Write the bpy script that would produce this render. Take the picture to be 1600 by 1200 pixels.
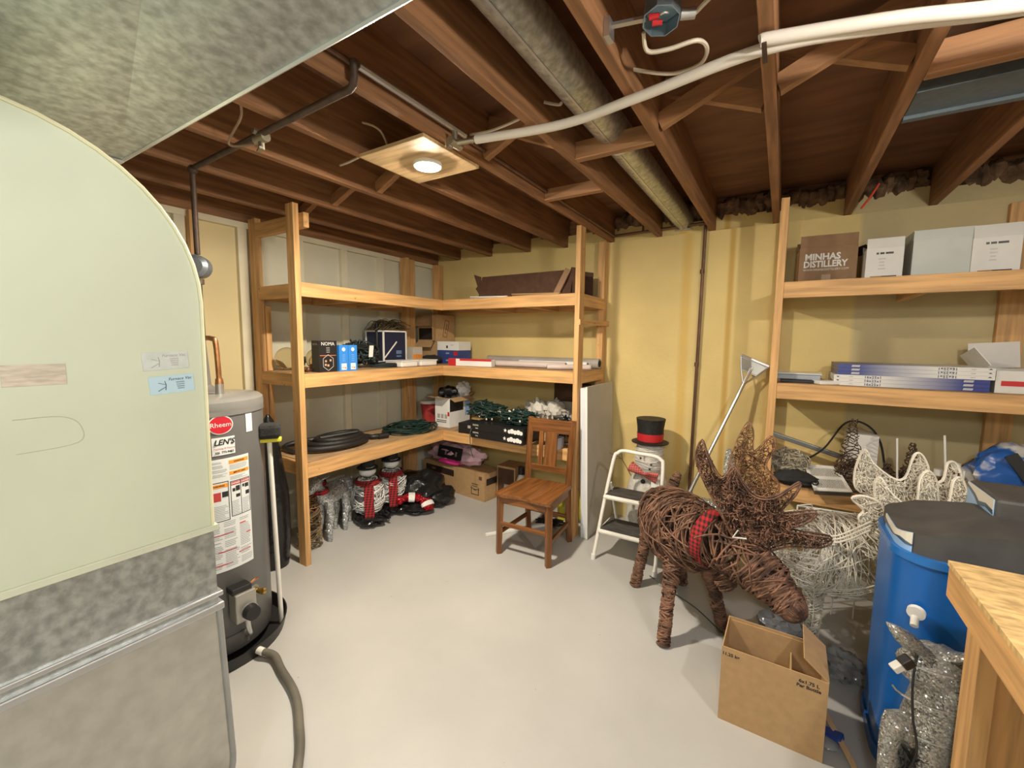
import bpy, bmesh, math, random
from mathutils import Vector, Matrix, noise
R = math.radians
scene = bpy.context.scene
for o in list(bpy.data.objects):
    bpy.data.objects.remove(o, do_unlink=True)
COL = scene.collection

# ------------------------------------------------------------------ camera
def make_camera():
    yaw, pitch, roll, f = 0.557475, 0.099374, -0.0101117, 672.68
    fwd = Vector((-math.sin(yaw) * math.cos(pitch), math.cos(yaw) * math.cos(pitch), -math.sin(pitch)))
    right = Vector((math.cos(yaw), math.sin(yaw), 0))
    down = fwd.cross(right)
    r2 = math.cos(roll) * right + math.sin(roll) * down
    d2 = -math.sin(roll) * right + math.cos(roll) * down
    m = Matrix(((r2.x, -d2.x, -fwd.x, 0), (r2.y, -d2.y, -fwd.y, 0), (r2.z, -d2.z, -fwd.z, 1.51), (0, 0, 0, 1)))
    cam = bpy.data.cameras.new('camera')
    cam.sensor_width = 36
    cam.lens = f * 36 / 1600
    cam.clip_start = 0.02
    co = bpy.data.objects.new('camera', cam)
    COL.objects.link(co)
    co.matrix_world = m
    scene.camera = co
make_camera()

# ------------------------------------------------------------------ light and exposure
w = bpy.data.worlds.new('world'); scene.world = w; w.use_nodes = True
w.node_tree.nodes['Background'].inputs[0].default_value = (1, 0.93, 0.82, 1)
w.node_tree.nodes['Background'].inputs[1].default_value = 0.02
def point(name, loc, energy, color, radius):
    l = bpy.data.lights.new(name, 'POINT'); l.energy = energy; l.color = color; l.shadow_soft_size = radius
    o = bpy.data.objects.new(name, l); COL.objects.link(o); o.location = loc
    return o
point('ceiling_bulb_light', (0.88, 0.80, 2.14), 54, (1.0, 0.95, 0.87), 0.04)
point('cool_fill_light', (0.25, -0.85, 2.0), 56, (0.90, 0.97, 1.0), 0.10)  # unseen cool fill lamp, added to brighten the duct panel
LED_STRENGTH = 2050
vs = scene.view_settings
vs.view_transform = 'Standard'; vs.look = 'None'; vs.gamma = 1.0; vs.exposure = 0.20
vs.use_curve_mapping = False

# ------------------------------------------------------------------ materials
MATS = {}
def nd(nt, t, **kw):
    n = nt.nodes.new(t)
    for k, v in kw.items(): setattr(n, k, v)
    return n
def mat(name, col, rough=0.6, metal=0.0, var=0.12, scale=8.0, stretch=(1, 1, 1), bump=0.0, bscale=None,
        emit=0, col2=None, spec=0.5, trans=0.0, alpha=1.0, detail=4, ramp=(0.35, 0.65), coat=0.0):
    if name in MATS: return MATS[name]
    m = bpy.data.materials.new(name); m.use_nodes = True; nt = m.node_tree
    b = nt.nodes['Principled BSDF']
    b.inputs['Roughness'].default_value = rough
    b.inputs['Metallic'].default_value = metal
    b.inputs['Specular IOR Level'].default_value = spec
    b.inputs['Transmission Weight'].default_value = trans
    b.inputs['Alpha'].default_value = alpha
    b.inputs['Coat Weight'].default_value = coat
    c1 = tuple(min(1, x * (1 - var)) for x in col); c2 = col2 or tuple(min(1, x * (1 + var)) for x in col)
    if var > 0 or col2:
        tc = nd(nt, 'ShaderNodeTexCoord'); mp = nd(nt, 'ShaderNodeMapping'); oi = nd(nt, 'ShaderNodeObjectInfo')
        mp.inputs['Scale'].default_value = stretch
        ad = nd(nt, 'ShaderNodeVectorMath', operation='ADD')
        sc = nd(nt, 'ShaderNodeMath', operation='MULTIPLY'); sc.inputs[1].default_value = 37.0
        nt.links.new(oi.outputs['Random'], sc.inputs[0])
        nt.links.new(tc.outputs['Object'], ad.inputs[0]); nt.links.new(sc.outputs[0], ad.inputs[1])
        nt.links.new(ad.outputs[0], mp.inputs['Vector'])
        nz = nd(nt, 'ShaderNodeTexNoise'); nz.inputs['Scale'].default_value = scale; nz.inputs['Detail'].default_value = detail
        nt.links.new(mp.outputs[0], nz.inputs['Vector'])
        cr = nd(nt, 'ShaderNodeValToRGB')
        cr.color_ramp.elements[0].position = ramp[0]; cr.color_ramp.elements[1].position = ramp[1]
        cr.color_ramp.elements[0].color = (*c1, 1); cr.color_ramp.elements[1].color = (*c2, 1)
        nt.links.new(nz.outputs['Fac'], cr.inputs[0]); nt.links.new(cr.outputs[0], b.inputs['Base Color'])
        if bump:
            bn = nd(nt, 'ShaderNodeBump'); bn.inputs['Strength'].default_value = bump; bn.inputs['Distance'].default_value = 0.01
            n2 = nd(nt, 'ShaderNodeTexNoise'); n2.inputs['Scale'].default_value = bscale or scale * 3; n2.inputs['Detail'].default_value = 5
            nt.links.new(mp.outputs[0], n2.inputs['Vector'])
            nt.links.new(n2.outputs['Fac'], bn.inputs['Height']); nt.links.new(bn.outputs[0], b.inputs['Normal'])
    else:
        b.inputs['Base Color'].default_value = (*col, 1)
    if emit:
        b.inputs['Emission Color'].default_value = (*col, 1); b.inputs['Emission Strength'].default_value = emit
    MATS[name] = m
    return m
def wood(name, col, axis, knots=True, var=0.22, rough=0.62):
    """lumber with grain along an axis, and small dark knots"""
    key = name + '_' + 'xyz'[axis]
    if key in MATS: return MATS[key]
    st = [14, 14, 14]; st[axis] = 0.9
    m = mat(key, col, rough=rough, var=var, scale=3.0, stretch=tuple(st), detail=6, bump=0.12, bscale=9)
    if knots:
        nt = m.node_tree; b = nt.nodes['Principled BSDF']
        src = b.inputs['Base Color'].links[0].from_socket
        vo = nd(nt, 'ShaderNodeTexVoronoi'); vo.inputs['Scale'].default_value = 9.0; vo.inputs['Randomness'].default_value = 1.0
        tc = [n for n in nt.nodes if n.type == 'TEX_COORD'][0]
        ad = [n for n in nt.nodes if n.type == 'VECT_MATH'][0]
        nt.links.new(ad.outputs[0], vo.inputs['Vector'])
        cr = nd(nt, 'ShaderNodeValToRGB'); cr.color_ramp.elements[0].position = 0.03; cr.color_ramp.elements[1].position = 0.10
        cr.color_ramp.elements[0].color = (0.25, 0.25, 0.25, 1); cr.color_ramp.elements[1].color = (1, 1, 1, 1)
        nt.links.new(vo.outputs['Distance'], cr.inputs[0])
        mx = nd(nt, 'ShaderNodeMix', data_type='RGBA', blend_type='MULTIPLY'); mx.inputs[0].default_value = 0.75
        nt.links.new(src, mx.inputs[6]); nt.links.new(cr.outputs[0], mx.inputs[7])
        nt.links.new(mx.outputs[2], b.inputs['Base Color'])
    return m
def glitter(name, col, scale=260, metal=0.9):
    if name in MATS: return MATS[name]
    m = bpy.data.materials.new(name); m.use_nodes = True; nt = m.node_tree; b = nt.nodes['Principled BSDF']
    b.inputs['Metallic'].default_value = metal * 0.6; b.inputs['Roughness'].default_value = 0.28
    tc = nd(nt, 'ShaderNodeTexCoord'); vo = nd(nt, 'ShaderNodeTexVoronoi'); vo.inputs['Scale'].default_value = scale
    nt.links.new(tc.outputs['Object'], vo.inputs['Vector'])
    cr = nd(nt, 'ShaderNodeValToRGB'); cr.color_ramp.elements[0].color = (*[c * 0.30 for c in col], 1); cr.color_ramp.elements[1].color = (*col, 1)
    sp = nd(nt, 'ShaderNodeSeparateColor'); nt.links.new(vo.outputs['Color'], sp.inputs[0])
    nt.links.new(sp.outputs[0], cr.inputs[0]); nt.links.new(cr.outputs[0], b.inputs['Base Color'])
    ge = nd(nt, 'ShaderNodeNewGeometry'); su = nd(nt, 'ShaderNodeVectorMath', operation='SUBTRACT'); su.inputs[1].default_value = (0.5, 0.5, 0.5)
    sc = nd(nt, 'ShaderNodeVectorMath', operation='SCALE'); sc.inputs['Scale'].default_value = 1.1; ad = nd(nt, 'ShaderNodeVectorMath', operation='ADD'); nm = nd(nt, 'ShaderNodeVectorMath', operation='NORMALIZE')
    nt.links.new(vo.outputs['Color'], su.inputs[0]); nt.links.new(su.outputs[0], sc.inputs[0]); nt.links.new(sc.outputs[0], ad.inputs[0]); nt.links.new(ge.outputs['Normal'], ad.inputs[1])
    nt.links.new(ad.outputs[0], nm.inputs[0]); nt.links.new(nm.outputs[0], b.inputs['Normal'])
    MATS[name] = m
    return m
def plaid(name, a, bcol, scale=60):
    if name in MATS: return MATS[name]
    m = bpy.data.materials.new(name); m.use_nodes = True; nt = m.node_tree; b = nt.nodes['Principled BSDF']
    b.inputs['Roughness'].default_value = 0.9
    tc = nd(nt, 'ShaderNodeTexCoord'); facs = []
    for d in ('X', 'Z'):
        wv = nd(nt, 'ShaderNodeTexWave', wave_type='BANDS', bands_direction=d); wv.inputs['Scale'].default_value = scale
        nt.links.new(tc.outputs['Object'], wv.inputs['Vector'])
        gt = nd(nt, 'ShaderNodeMath', operation='GREATER_THAN'); gt.inputs[1].default_value = 0.5
        nt.links.new(wv.outputs['Fac'], gt.inputs[0]); facs.append(gt)
    ad = nd(nt, 'ShaderNodeMath', operation='ADD'); hf = nd(nt, 'ShaderNodeMath', operation='MULTIPLY'); hf.inputs[1].default_value = 0.5
    nt.links.new(facs[0].outputs[0], ad.inputs[0]); nt.links.new(facs[1].outputs[0], ad.inputs[1]); nt.links.new(ad.outputs[0], hf.inputs[0])
    mx = nd(nt, 'ShaderNodeMix', data_type='RGBA'); mx.inputs[6].default_value = (*a, 1); mx.inputs[7].default_value = (*bcol, 1)
    nt.links.new(hf.outputs[0], mx.inputs[0]); nt.links.new(mx.outputs[2], b.inputs['Base Color'])
    MATS[name] = m
    return m
def glass(name, col, rough=0.03):
    m = mat(name, col, rough=rough, var=0, trans=1.0, spec=0.5); m.node_tree.nodes['Principled BSDF'].inputs['IOR'].default_value = 1.35; return m

PINE = (0.63, 0.36, 0.145); JOI = (0.265, 0.125, 0.053)
def pine(ax): return wood('pine', PINE, ax)
def joistw(ax): return wood('joist_fir', JOI, ax, knots=False, var=0.28, rough=0.7)
M_ply = mat('shelf_plywood', (0.40, 0.26, 0.14), var=0.2, scale=4, stretch=(6, 1.2, 1), rough=0.75)
M_card = mat('cardboard', (0.46, 0.29, 0.14), var=0.06, scale=30, rough=0.85)
M_carddk = mat('cardboard_dark', (0.080, 0.035, 0.017), var=0.15, scale=20, rough=0.8)
M_black = mat('black_plastic', (0.014, 0.014, 0.015), var=0, rough=0.45)
M_blackm = mat('black_matte', (0.02, 0.02, 0.021), var=0.2, scale=40, rough=0.85)
M_bag = mat('black_bag', (0.012, 0.012, 0.013), var=0.1, rough=0.22, bump=0.9, bscale=14, scale=10)
M_white = mat('white_paint', (0.78, 0.76, 0.70), var=0.03, rough=0.4)
M_paper = mat('white_paper', (0.80, 0.80, 0.78), var=0.03, rough=0.7)
M_pwhite = mat('white_plastic', (0.80, 0.79, 0.75), var=0.02, rough=0.35)
M_galv = mat('galvanised', (0.50, 0.53, 0.52), var=0.24, scale=42, rough=0.38, metal=0.85, bump=0.03, detail=8)
M_alu = mat('aluminium', (0.62, 0.63, 0.64), var=0.05, rough=0.35, metal=0.9)
M_copper = mat('copper', (0.55, 0.27, 0.13), var=0.2, scale=30, rough=0.35, metal=0.9)
M_iron = mat('iron_pipe', (0.09, 0.06, 0.045), var=0.2, scale=20, rough=0.6, metal=0.4)
M_vine = mat('vine', (0.172, 0.088, 0.055), var=0.6, scale=16, rough=0.75)
M_ink = mat('ink', (0.02, 0.02, 0.022), var=0, rough=0.8)
M_red = mat('red', (0.55, 0.02, 0.025), var=0.05, rough=0.5)
M_cord = mat('green_cord', (0.012, 0.035, 0.028), var=0.2, rough=0.5)

# ------------------------------------------------------------------ mesh builder
class MB:
    def __init__(s, T=None): s.v = []; s.f = []; s.T = T
    def add(s, V, F):
        n = len(s.v)
        if s.T is not None: V = [s.T @ Vector(p) for p in V]
        s.v += [tuple(p) for p in V]; s.f += [tuple(i + n for i in q) for q in F]
        return s
    def box(s, x0, x1, y0, y1, z0, z1):
        V = [(x0, y0, z0), (x1, y0, z0), (x1, y1, z0), (x0, y1, z0), (x0, y0, z1), (x1, y0, z1), (x1, y1, z1), (x0, y1, z1)]
        return s.add(V, [(0, 3, 2, 1), (4, 5, 6, 7), (0, 1, 5, 4), (1, 2, 6, 5), (2, 3, 7, 6), (3, 0, 4, 7)])
    def beam(s, p, q, wd, ht, up=(0, 0, 1)):
        p, q = Vector(p), Vector(q); d = (q - p).normalized(); u = Vector(up); sd = d.cross(u).normalized(); u = sd.cross(d)
        V = []
        for c in (p, q):
            for a, b in ((-1, -1), (1, -1), (1, 1), (-1, 1)): V.append(c + sd * wd / 2 * a + u * ht / 2 * b)
        return s.add(V, [(0, 1, 2, 3), (7, 6, 5, 4), (0, 4, 5, 1), (1, 5, 6, 2), (2, 6, 7, 3), (3, 7, 4, 0)])
    def tube(s, pts, r, n=8, closed=False, caps=True, flat=1.0):
        P = [Vector(p) for p in pts]; m = len(P); rad = r if isinstance(r, (list, tuple)) else [r] * m
        V = []; F = []
        T = []
        for i in range(m):
            a = P[(i - 1) % m] if (closed or i > 0) else P[i]; b = P[(i + 1) % m] if (closed or i < m - 1) else P[i]
            t = b - a
            T.append(t.normalized() if t.length > 1e-9 else Vector((0, 0, 1)))
        u = Vector((0, 0, 1)) if abs(T[0].z) < 0.9 else Vector((1, 0, 0))
        u = (u - T[0] * u.dot(T[0])).normalized()
        for i in range(m):
            u = u - T[i] * u.dot(T[i])
            u = u.normalized() if u.length > 1e-6 else T[i].orthogonal().normalized()
            wv = T[i].cross(u)
            for k in range(n):
                a = 2 * math.pi * k / n
                V.append(P[i] + u * math.cos(a) * rad[i] * flat + wv * math.sin(a) * rad[i])
        L = m if closed else m - 1
        for i in range(L):
            j = (i + 1) % m
            for k in range(n):
                k2 = (k + 1) % n
                F.append((i * n + k, i * n + k2, j * n + k2, j * n + k))
        if caps and not closed:
            F.append(tuple(range(n - 1, -1, -1))); F.append(tuple((m - 1) * n + k for k in range(n)))
        return s.add(V, F)
    def cyl(s, p, q, r0, r1=None, n=20): return s.tube([p, q], [r0, r0 if r1 is None else r1], n)
    def lathe(s, c, prof, n=28, caps=True, sx=1.0, sy=1.0):
        V = []; F = []; m = len(prof)
        for r, z in prof:
            for k in range(n):
                a = 2 * math.pi * k / n
                V.append((c[0] + r * math.cos(a) * sx, c[1] + r * math.sin(a) * sy, c[2] + z))
        for i in range(m - 1):
            for k in range(n):
                k2 = (k + 1) % n
                F.append((i * n + k, i * n + k2, (i + 1) * n + k2, (i + 1) * n + k))
        if caps: F.append(tuple(range(n - 1, -1, -1))); F.append(tuple((m - 1) * n + k for k in range(n)))
        return s.add(V, F)
    def ell(s, c, rx, ry, rz, nu=20, nv=12, amp=0.0, freq=4.0, seed=0, zmin=None):
        V = []; F = []
        for j in range(nv + 1):
            ph = math.pi * j / nv - math.pi / 2
            for k in range(nu):
                a = 2 * math.pi * k / nu
                d = Vector((math.cos(ph) * math.cos(a), math.cos(ph) * math.sin(a), math.sin(ph)))
                g = 1 + (amp * noise.noise(d * freq + Vector((seed * 7.3, seed, 0))) if amp else 0)
                z = d.z * rz * g
                V.append((c[0] + d.x * rx * g, c[1] + d.y * ry * g, max(c[2] + z, zmin) if zmin is not None else c[2] + z))
        for j in range(nv):
            for k in range(nu):
                k2 = (k + 1) % nu
                F.append((j * nu + k, j * nu + k2, (j + 1) * nu + k2, (j + 1) * nu + k))
        return s.add(V, F)
    def prism(s, poly, axis, a0, a1):
        """extrude a 2D outline along axis; outline coords are the two other axes in order"""
        n = len(poly); V = []
        for a in (a0, a1):
            for p, q in poly: V.append({'x': (a, p, q), 'y': (p, a, q), 'z': (p, q, a)}[axis])
        F = [tuple(range(n - 1, -1, -1)), tuple(range(n, 2 * n))]
        for i in range(n): j = (i + 1) % n; F.append((i, j, n + j, n + i))
        return s.add(V, F)
    def build(s, name, m, parent=None, smooth=False, bevel=0.0, kind=None, label=None, tri=False):
        xs = [p[0] for p in s.v]; ys = [p[1] for p in s.v]; zs = [p[2] for p in s.v]
        c = Vector(((min(xs) + max(xs)) / 2, (min(ys) + max(ys)) / 2, min(zs)))
        me = bpy.data.meshes.new(name)
        me.from_pydata([(p[0] - c.x, p[1] - c.y, p[2] - c.z) for p in s.v], [], s.f)
        bm = bmesh.new(); bm.from_mesh(me); bmesh.ops.recalc_face_normals(bm, faces=bm.faces); bm.to_mesh(me); bm.free()
        if smooth:
            for p in me.polygons: p.use_smooth = True
        me.materials.append(m); me.update()
        return place(name, me, c, parent, smooth, bevel, kind, label)
WL = {}
def place(name, me, c, parent=None, smooth=False, bevel=0.0, kind=None, label=None):
    o = bpy.data.objects.new(name, me); COL.objects.link(o)
    c = Vector(c)
    if parent is not None:
        o.parent = parent; o.location = c - WL[parent.name]
    else: o.location = c
    WL[o.name] = c
    if smooth:
        e = o.modifiers.new('sharp', 'EDGE_SPLIT'); e.split_angle = R(40)
    if bevel:
        b = o.modifiers.new('bevel', 'BEVEL'); b.width = bevel; b.segments = 2; b.limit_method = 'ANGLE'
    if kind: o['kind'] = kind
    if label: o['label'] = label
    return o
def thing(name, loc, label, cat, group=None):
    o = bpy.data.objects.new(name, None); COL.objects.link(o); o.location = loc; o.empty_display_size = 0.05
    WL[o.name] = Vector(loc); return tag(o, label, cat, group)
def tag(o, label, cat, group=None):
    o['label'] = label; o['category'] = cat
    if group: o['group'] = group
    return o
def TR(loc, rz=0, rx=0, ry=0):
    return Matrix.Translation(Vector(loc)) @ Matrix.Rotation(R(rz), 4, 'Z') @ Matrix.Rotation(R(ry), 4, 'Y') @ Matrix.Rotation(R(rx), 4, 'X')
def text(s, size, m, T, parent, name='lettering', bold=0.0, align='CENTER', sx=1.0, shear=0.0, space=1.0):
    """flat lettering; T maps text plane (x right, y up) to the world"""
    cu = bpy.data.curves.new('t', 'FONT'); cu.body = s; cu.size = size; cu.align_x = align; cu.align_y = 'CENTER'
    cu.offset = bold; cu.shear = shear; cu.space_character = space; cu.resolution_u = 2
    to = bpy.data.objects.new('t', cu); COL.objects.link(to)
    me = bpy.data.meshes.new_from_object(to)
    bpy.data.objects.remove(to, do_unlink=True)
    mb = MB(T @ Matrix.Diagonal((sx, 1, 1, 1)))
    mb.add([v.co.copy() for v in me.vertices], [tuple(p.vertices) for p in me.polygons])
    bpy.data.meshes.remove(me)
    return mb.build(name, m, parent)
def face_T(T, x, y, z, side='front'):
    """text matrix on a side of a thing whose frame is T (front looks to -y, left looks to -x, top to +z)"""
    if side == 'front': B = Matrix(((1, 0, 0, x), (0, 0, -1, y), (0, 1, 0, z), (0, 0, 0, 1)))
    elif side == 'left': B = Matrix(((0, 0, -1, x), (-1, 0, 0, y), (0, 1, 0, z), (0, 0, 0, 1)))
    elif side == 'right': B = Matrix(((0, 0, 1, x), (1, 0, 0, y), (0, 1, 0, z), (0, 0, 0, 1)))
    else: B = Matrix(((1, 0, 0, x), (0, 1, 0, y), (0, 0, 1, z), (0, 0, 0, 1)))
    return T @ B
def spline(P, n=8, closed=False):
    P = [Vector(p) for p in P]; out = []; m = len(P)
    L = m if closed else m - 1
    for i in range(L):
        if closed: a, b, c, d = P[(i - 1) % m], P[i], P[(i + 1) % m], P[(i + 2) % m]
        else: a, b, c, d = P[max(i - 1, 0)], P[i], P[i + 1], P[min(i + 2, m - 1)]
        for k in range(n):
            t = k / n
            out.append(0.5 * ((2 * b) + (c - a) * t + (2 * a - 5 * b + 4 * c - d) * t * t + (3 * b - a - 3 * c + d) * t ** 3))
    if not closed: out.append(P[-1])
    return out

# ------------------------------------------------------------------ the room shell
YW, XL = 3.60, -3.20
ZJ, ZT = 2.348, 2.585
def build_shell():
    m_floor = mat('floor_paint', (0.465, 0.46, 0.445), var=0.07, scale=1.6, rough=0.42, bump=0.05, bscale=60, detail=8)
    nt = m_floor.node_tree; b = nt.nodes['Principled BSDF']; src = b.inputs['Base Color'].links[0].from_socket
    tc = nd(nt, 'ShaderNodeTexCoord'); prev = src
    # worn specks and pale scuffs in the paint
    for sc_, lo, hi, col, stx in ((7.0, 0.012, 0.03, (0.55, 0.5, 0.45), (1, 1, 1)), (2.3, 0.008, 0.02, (0.45, 0.42, 0.4), (1, 3, 1))):
        mp = nd(nt, 'ShaderNodeMapping'); mp.inputs['Scale'].default_value = stx; nt.links.new(tc.outputs['Object'], mp.inputs[0])
        vo = nd(nt, 'ShaderNodeTexVoronoi'); vo.inputs['Scale'].default_value = sc_; nt.links.new(mp.outputs[0], vo.inputs['Vector'])
        mr = nd(nt, 'ShaderNodeMapRange'); mr.inputs[1].default_value = hi; mr.inputs[2].default_value = lo; nt.links.new(vo.outputs['Distance'], mr.inputs[0])
        mx = nd(nt, 'ShaderNodeMix', data_type='RGBA', blend_type='MULTIPLY'); mx.inputs[7].default_value = (*col, 1)
        nt.links.new(mr.outputs[0], mx.inputs[0]); nt.links.new(prev, mx.inputs[6]); prev = mx.outputs[2]
    nt.links.new(prev, b.inputs['Base Color'])
    fl = MB().box(-3.4, 2.8, -1.8, 3.8, -0.1, 0.0).build('floor', m_floor, kind='structure')
    fl['label'] = 'light grey painted concrete floor'
    m_y = mat('wall_yellow', (0.76, 0.59, 0.25), var=0.10, scale=1.3, rough=0.75, bump=0.25, bscale=30, detail=8)
    nt = m_y.node_tree; b = nt.nodes['Principled BSDF']; src = b.inputs['Base Color'].links[0].from_socket
    # darker bands down the wall, right of the pipe and further left
    tc = nd(nt, 'ShaderNodeTexCoord'); sp = nd(nt, 'ShaderNodeSeparateXYZ'); nt.links.new(tc.outputs['Object'], sp.inputs[0])
    prev = src
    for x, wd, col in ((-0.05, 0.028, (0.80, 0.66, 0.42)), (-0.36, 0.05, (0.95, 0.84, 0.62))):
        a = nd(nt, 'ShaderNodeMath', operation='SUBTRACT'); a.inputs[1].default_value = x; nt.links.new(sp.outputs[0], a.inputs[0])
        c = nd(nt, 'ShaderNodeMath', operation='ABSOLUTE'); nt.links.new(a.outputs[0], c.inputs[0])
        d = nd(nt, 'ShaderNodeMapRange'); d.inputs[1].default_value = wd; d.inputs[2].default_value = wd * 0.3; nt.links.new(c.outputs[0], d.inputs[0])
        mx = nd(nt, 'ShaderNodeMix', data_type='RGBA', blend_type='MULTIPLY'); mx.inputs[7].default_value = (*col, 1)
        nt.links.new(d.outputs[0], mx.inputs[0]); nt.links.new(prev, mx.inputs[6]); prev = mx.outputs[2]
    # right of the first bay the wall colour turns greyer
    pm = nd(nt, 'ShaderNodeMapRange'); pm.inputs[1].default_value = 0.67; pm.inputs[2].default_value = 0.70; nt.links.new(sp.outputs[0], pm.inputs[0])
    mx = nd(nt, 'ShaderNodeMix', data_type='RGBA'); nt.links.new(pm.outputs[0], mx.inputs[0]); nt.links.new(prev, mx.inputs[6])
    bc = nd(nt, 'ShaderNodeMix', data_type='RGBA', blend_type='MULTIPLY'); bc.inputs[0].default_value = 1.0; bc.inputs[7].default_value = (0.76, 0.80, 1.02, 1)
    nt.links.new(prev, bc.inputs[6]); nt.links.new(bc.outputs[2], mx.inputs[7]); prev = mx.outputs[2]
    nt.links.new(prev, b.inputs['Base Color'])
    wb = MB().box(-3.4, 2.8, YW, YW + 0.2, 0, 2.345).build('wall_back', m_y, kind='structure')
    wb['label'] = 'yellow painted concrete back wall'
    up = MB(); random.seed(3)
    xs = [-3.4 + 0.13 * i for i in range(48)]
    for i in range(47):
        up.box(xs[i], xs[i + 1], YW + 0.02, YW + 0.2, 2.34, 2.44 + random.uniform(-0.01, 0.03))
    up.build('upper_course', m_y, wb)
    # stuffed insulation along the rim, one lump per joist bay
    m_ins = mat('insulation', (0.17, 0.10, 0.055), var=0.5, scale=14, rough=0.95, bump=0.8)
    for x0 in (-1.25, -0.86, -0.47, -0.065, 0.33, 0.745):
        b_ = MB()
        for k in range(7):
            b_.ell((x0 + 0.03 + 0.05 * k, YW + 0.04, 2.50 + random.uniform(-0.02, 0.02)), 0.045, 0.06, 0.06, 10, 8, 0.5, 3, k + x0)
        b_.build('insulation', m_ins, wb, smooth=True, kind='stuff')
    MB().box(XL - 0.04, 2.8, YW + 0.06, YW + 0.2, 2.40, ZT).build('rim_board', joistw(0), wb)
    # left wall: flush panels between painted furring strips
    m_c = mat('wall_cream', (0.68, 0.64, 0.49), var=0.05, scale=3, rough=0.8, bump=0.08)
    m_g = mat('wall_pale', (0.68, 0.66, 0.53), var=0.05, scale=3, rough=0.8, bump=0.08)
    m_py = mat('panel_yellow', (0.74, 0.63, 0.36), var=0.05, scale=2, rough=0.8, bump=0.08)
    m_trim = mat('strip_cream', (0.74, 0.69, 0.52), var=0.06, scale=5, rough=0.7)
    wl = MB().box(XL - 0.2, XL - 0.05, -1.8, 3.8, 0, 2.585).build('wall_left', m_c, kind='structure')
    wl['label'] = 'cream panelled left wall with furring strips'
    strips = [-1.0, -0.4, 0.4, 0.81, 1.235, 1.60, 2.02, 2.42, 2.82, 3.17, 3.57]
    for i in range(len(strips) - 1):
        MB().box(XL - 0.05, XL - 0.036, strips[i], strips[i + 1], 0, 2.30).build('wall_panel', m_py if abs(strips[i] - 1.235) < .01 else m_g if strips[i] > 1.3 else m_c, wl)
    for y in strips:
        MB().box(XL - 0.036, XL, y - 0.03, y + 0.03, 0, 2.265).build('furring_strip', m_trim, wl, bevel=0.002)
    MB().box(XL - 0.036, XL + 0.002, -1.8, 3.59, 2.265, 2.305).build('top_strip', m_trim, wl)
    MB().box(XL - 0.05, XL + 0.004, -1.8, 3.6, 2.305, ZT).build('rim_board', joistw(1), wl)
    MB().box(XL, XL + 0.045, 1.27, 1.30, 0, 2.30).build('raw_stud', pine(2), wl)
    # walls outside the view
    MB().box(2.6, 2.8, -1.8, 3.8, 0, ZT).build('wall_right', m_c, kind='structure')['label'] = 'cream right wall of the basement'
    MB().box(-3.4, 2.8, -1.8, -1.6, 0, ZT).build('wall_front', m_c, kind='structure')['label'] = 'cream wall behind the viewer'
    # ceiling
    m_sub = mat('subfloor', (0.21, 0.095, 0.045), var=0.2, scale=2.2, stretch=(1, 5, 1), rough=0.75, detail=8)
    ce = MB().box(-3.4, 2.8, -1.8, 3.8, ZT, ZT + 0.05).build('ceiling', m_sub, kind='structure')
    ce['label'] = 'plywood subfloor with open joists'
    JX = [-2.94, -2.54, -2.10, -1.717, -1.29, -0.90, -0.511, -0.106, 0.29, 0.70, 1.10, 1.51, 1.92, 2.32]
    for x in JX:
        MB().box(x, x + 0.038, -1.6, YW + 0.03, ZJ, ZT).build('joist', joistw(1), ce, bevel=0.002)
    def cross(x0, x1, y, both=True, flip=False):
        a, b = ((x0, y, ZJ + 0.042), (x1, y, ZT - 0.04)); c, d = ((x0, y + 0.045, ZT - 0.04), (x1, y + 0.045, ZJ + 0.042))
        if flip: a, b = (x1, y, ZJ + 0.042), (x0, y, ZT - 0.04); c, d = (x1, y + 0.045, ZT - 0.04), (x0, y + 0.045, ZJ + 0.042)
        MB().beam(a, b, 0.038, 0.06).build('bridging_brace', wood('brace_fir', (0.34, 0.17, 0.075), 0, knots=False), ce)
        if both: MB().beam(c, d, 0.038, 0.06).build('bridging_brace', wood('brace_fir', (0.34, 0.17, 0.075), 0, knots=False), ce)
    cross(-2.902, -2.54, 1.86); cross(-2.502, -2.10, 1.82); cross(-2.062, -1.717, 1.80)
    cross(-1.252, -0.90, 1.74); cross(-0.473, -0.106, 1.86); cross(-0.068, 0.29, 1.81)
    def block(x0, x1, y, h=0.06):
        MB().box(x0, x1, y - 0.02, y + 0.022, ZJ - 0.004, ZJ + h).build('blocking', wood('brace_fir', (0.34, 0.17, 0.075), 0, knots=False), ce, bevel=0.003)
    block(-0.862, -0.511, 1.93, 0.075); block(-1.252, -0.90, 2.37); block(0.328, 0.70, 1.90, 0.09)
    return ce
build_shell()

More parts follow.
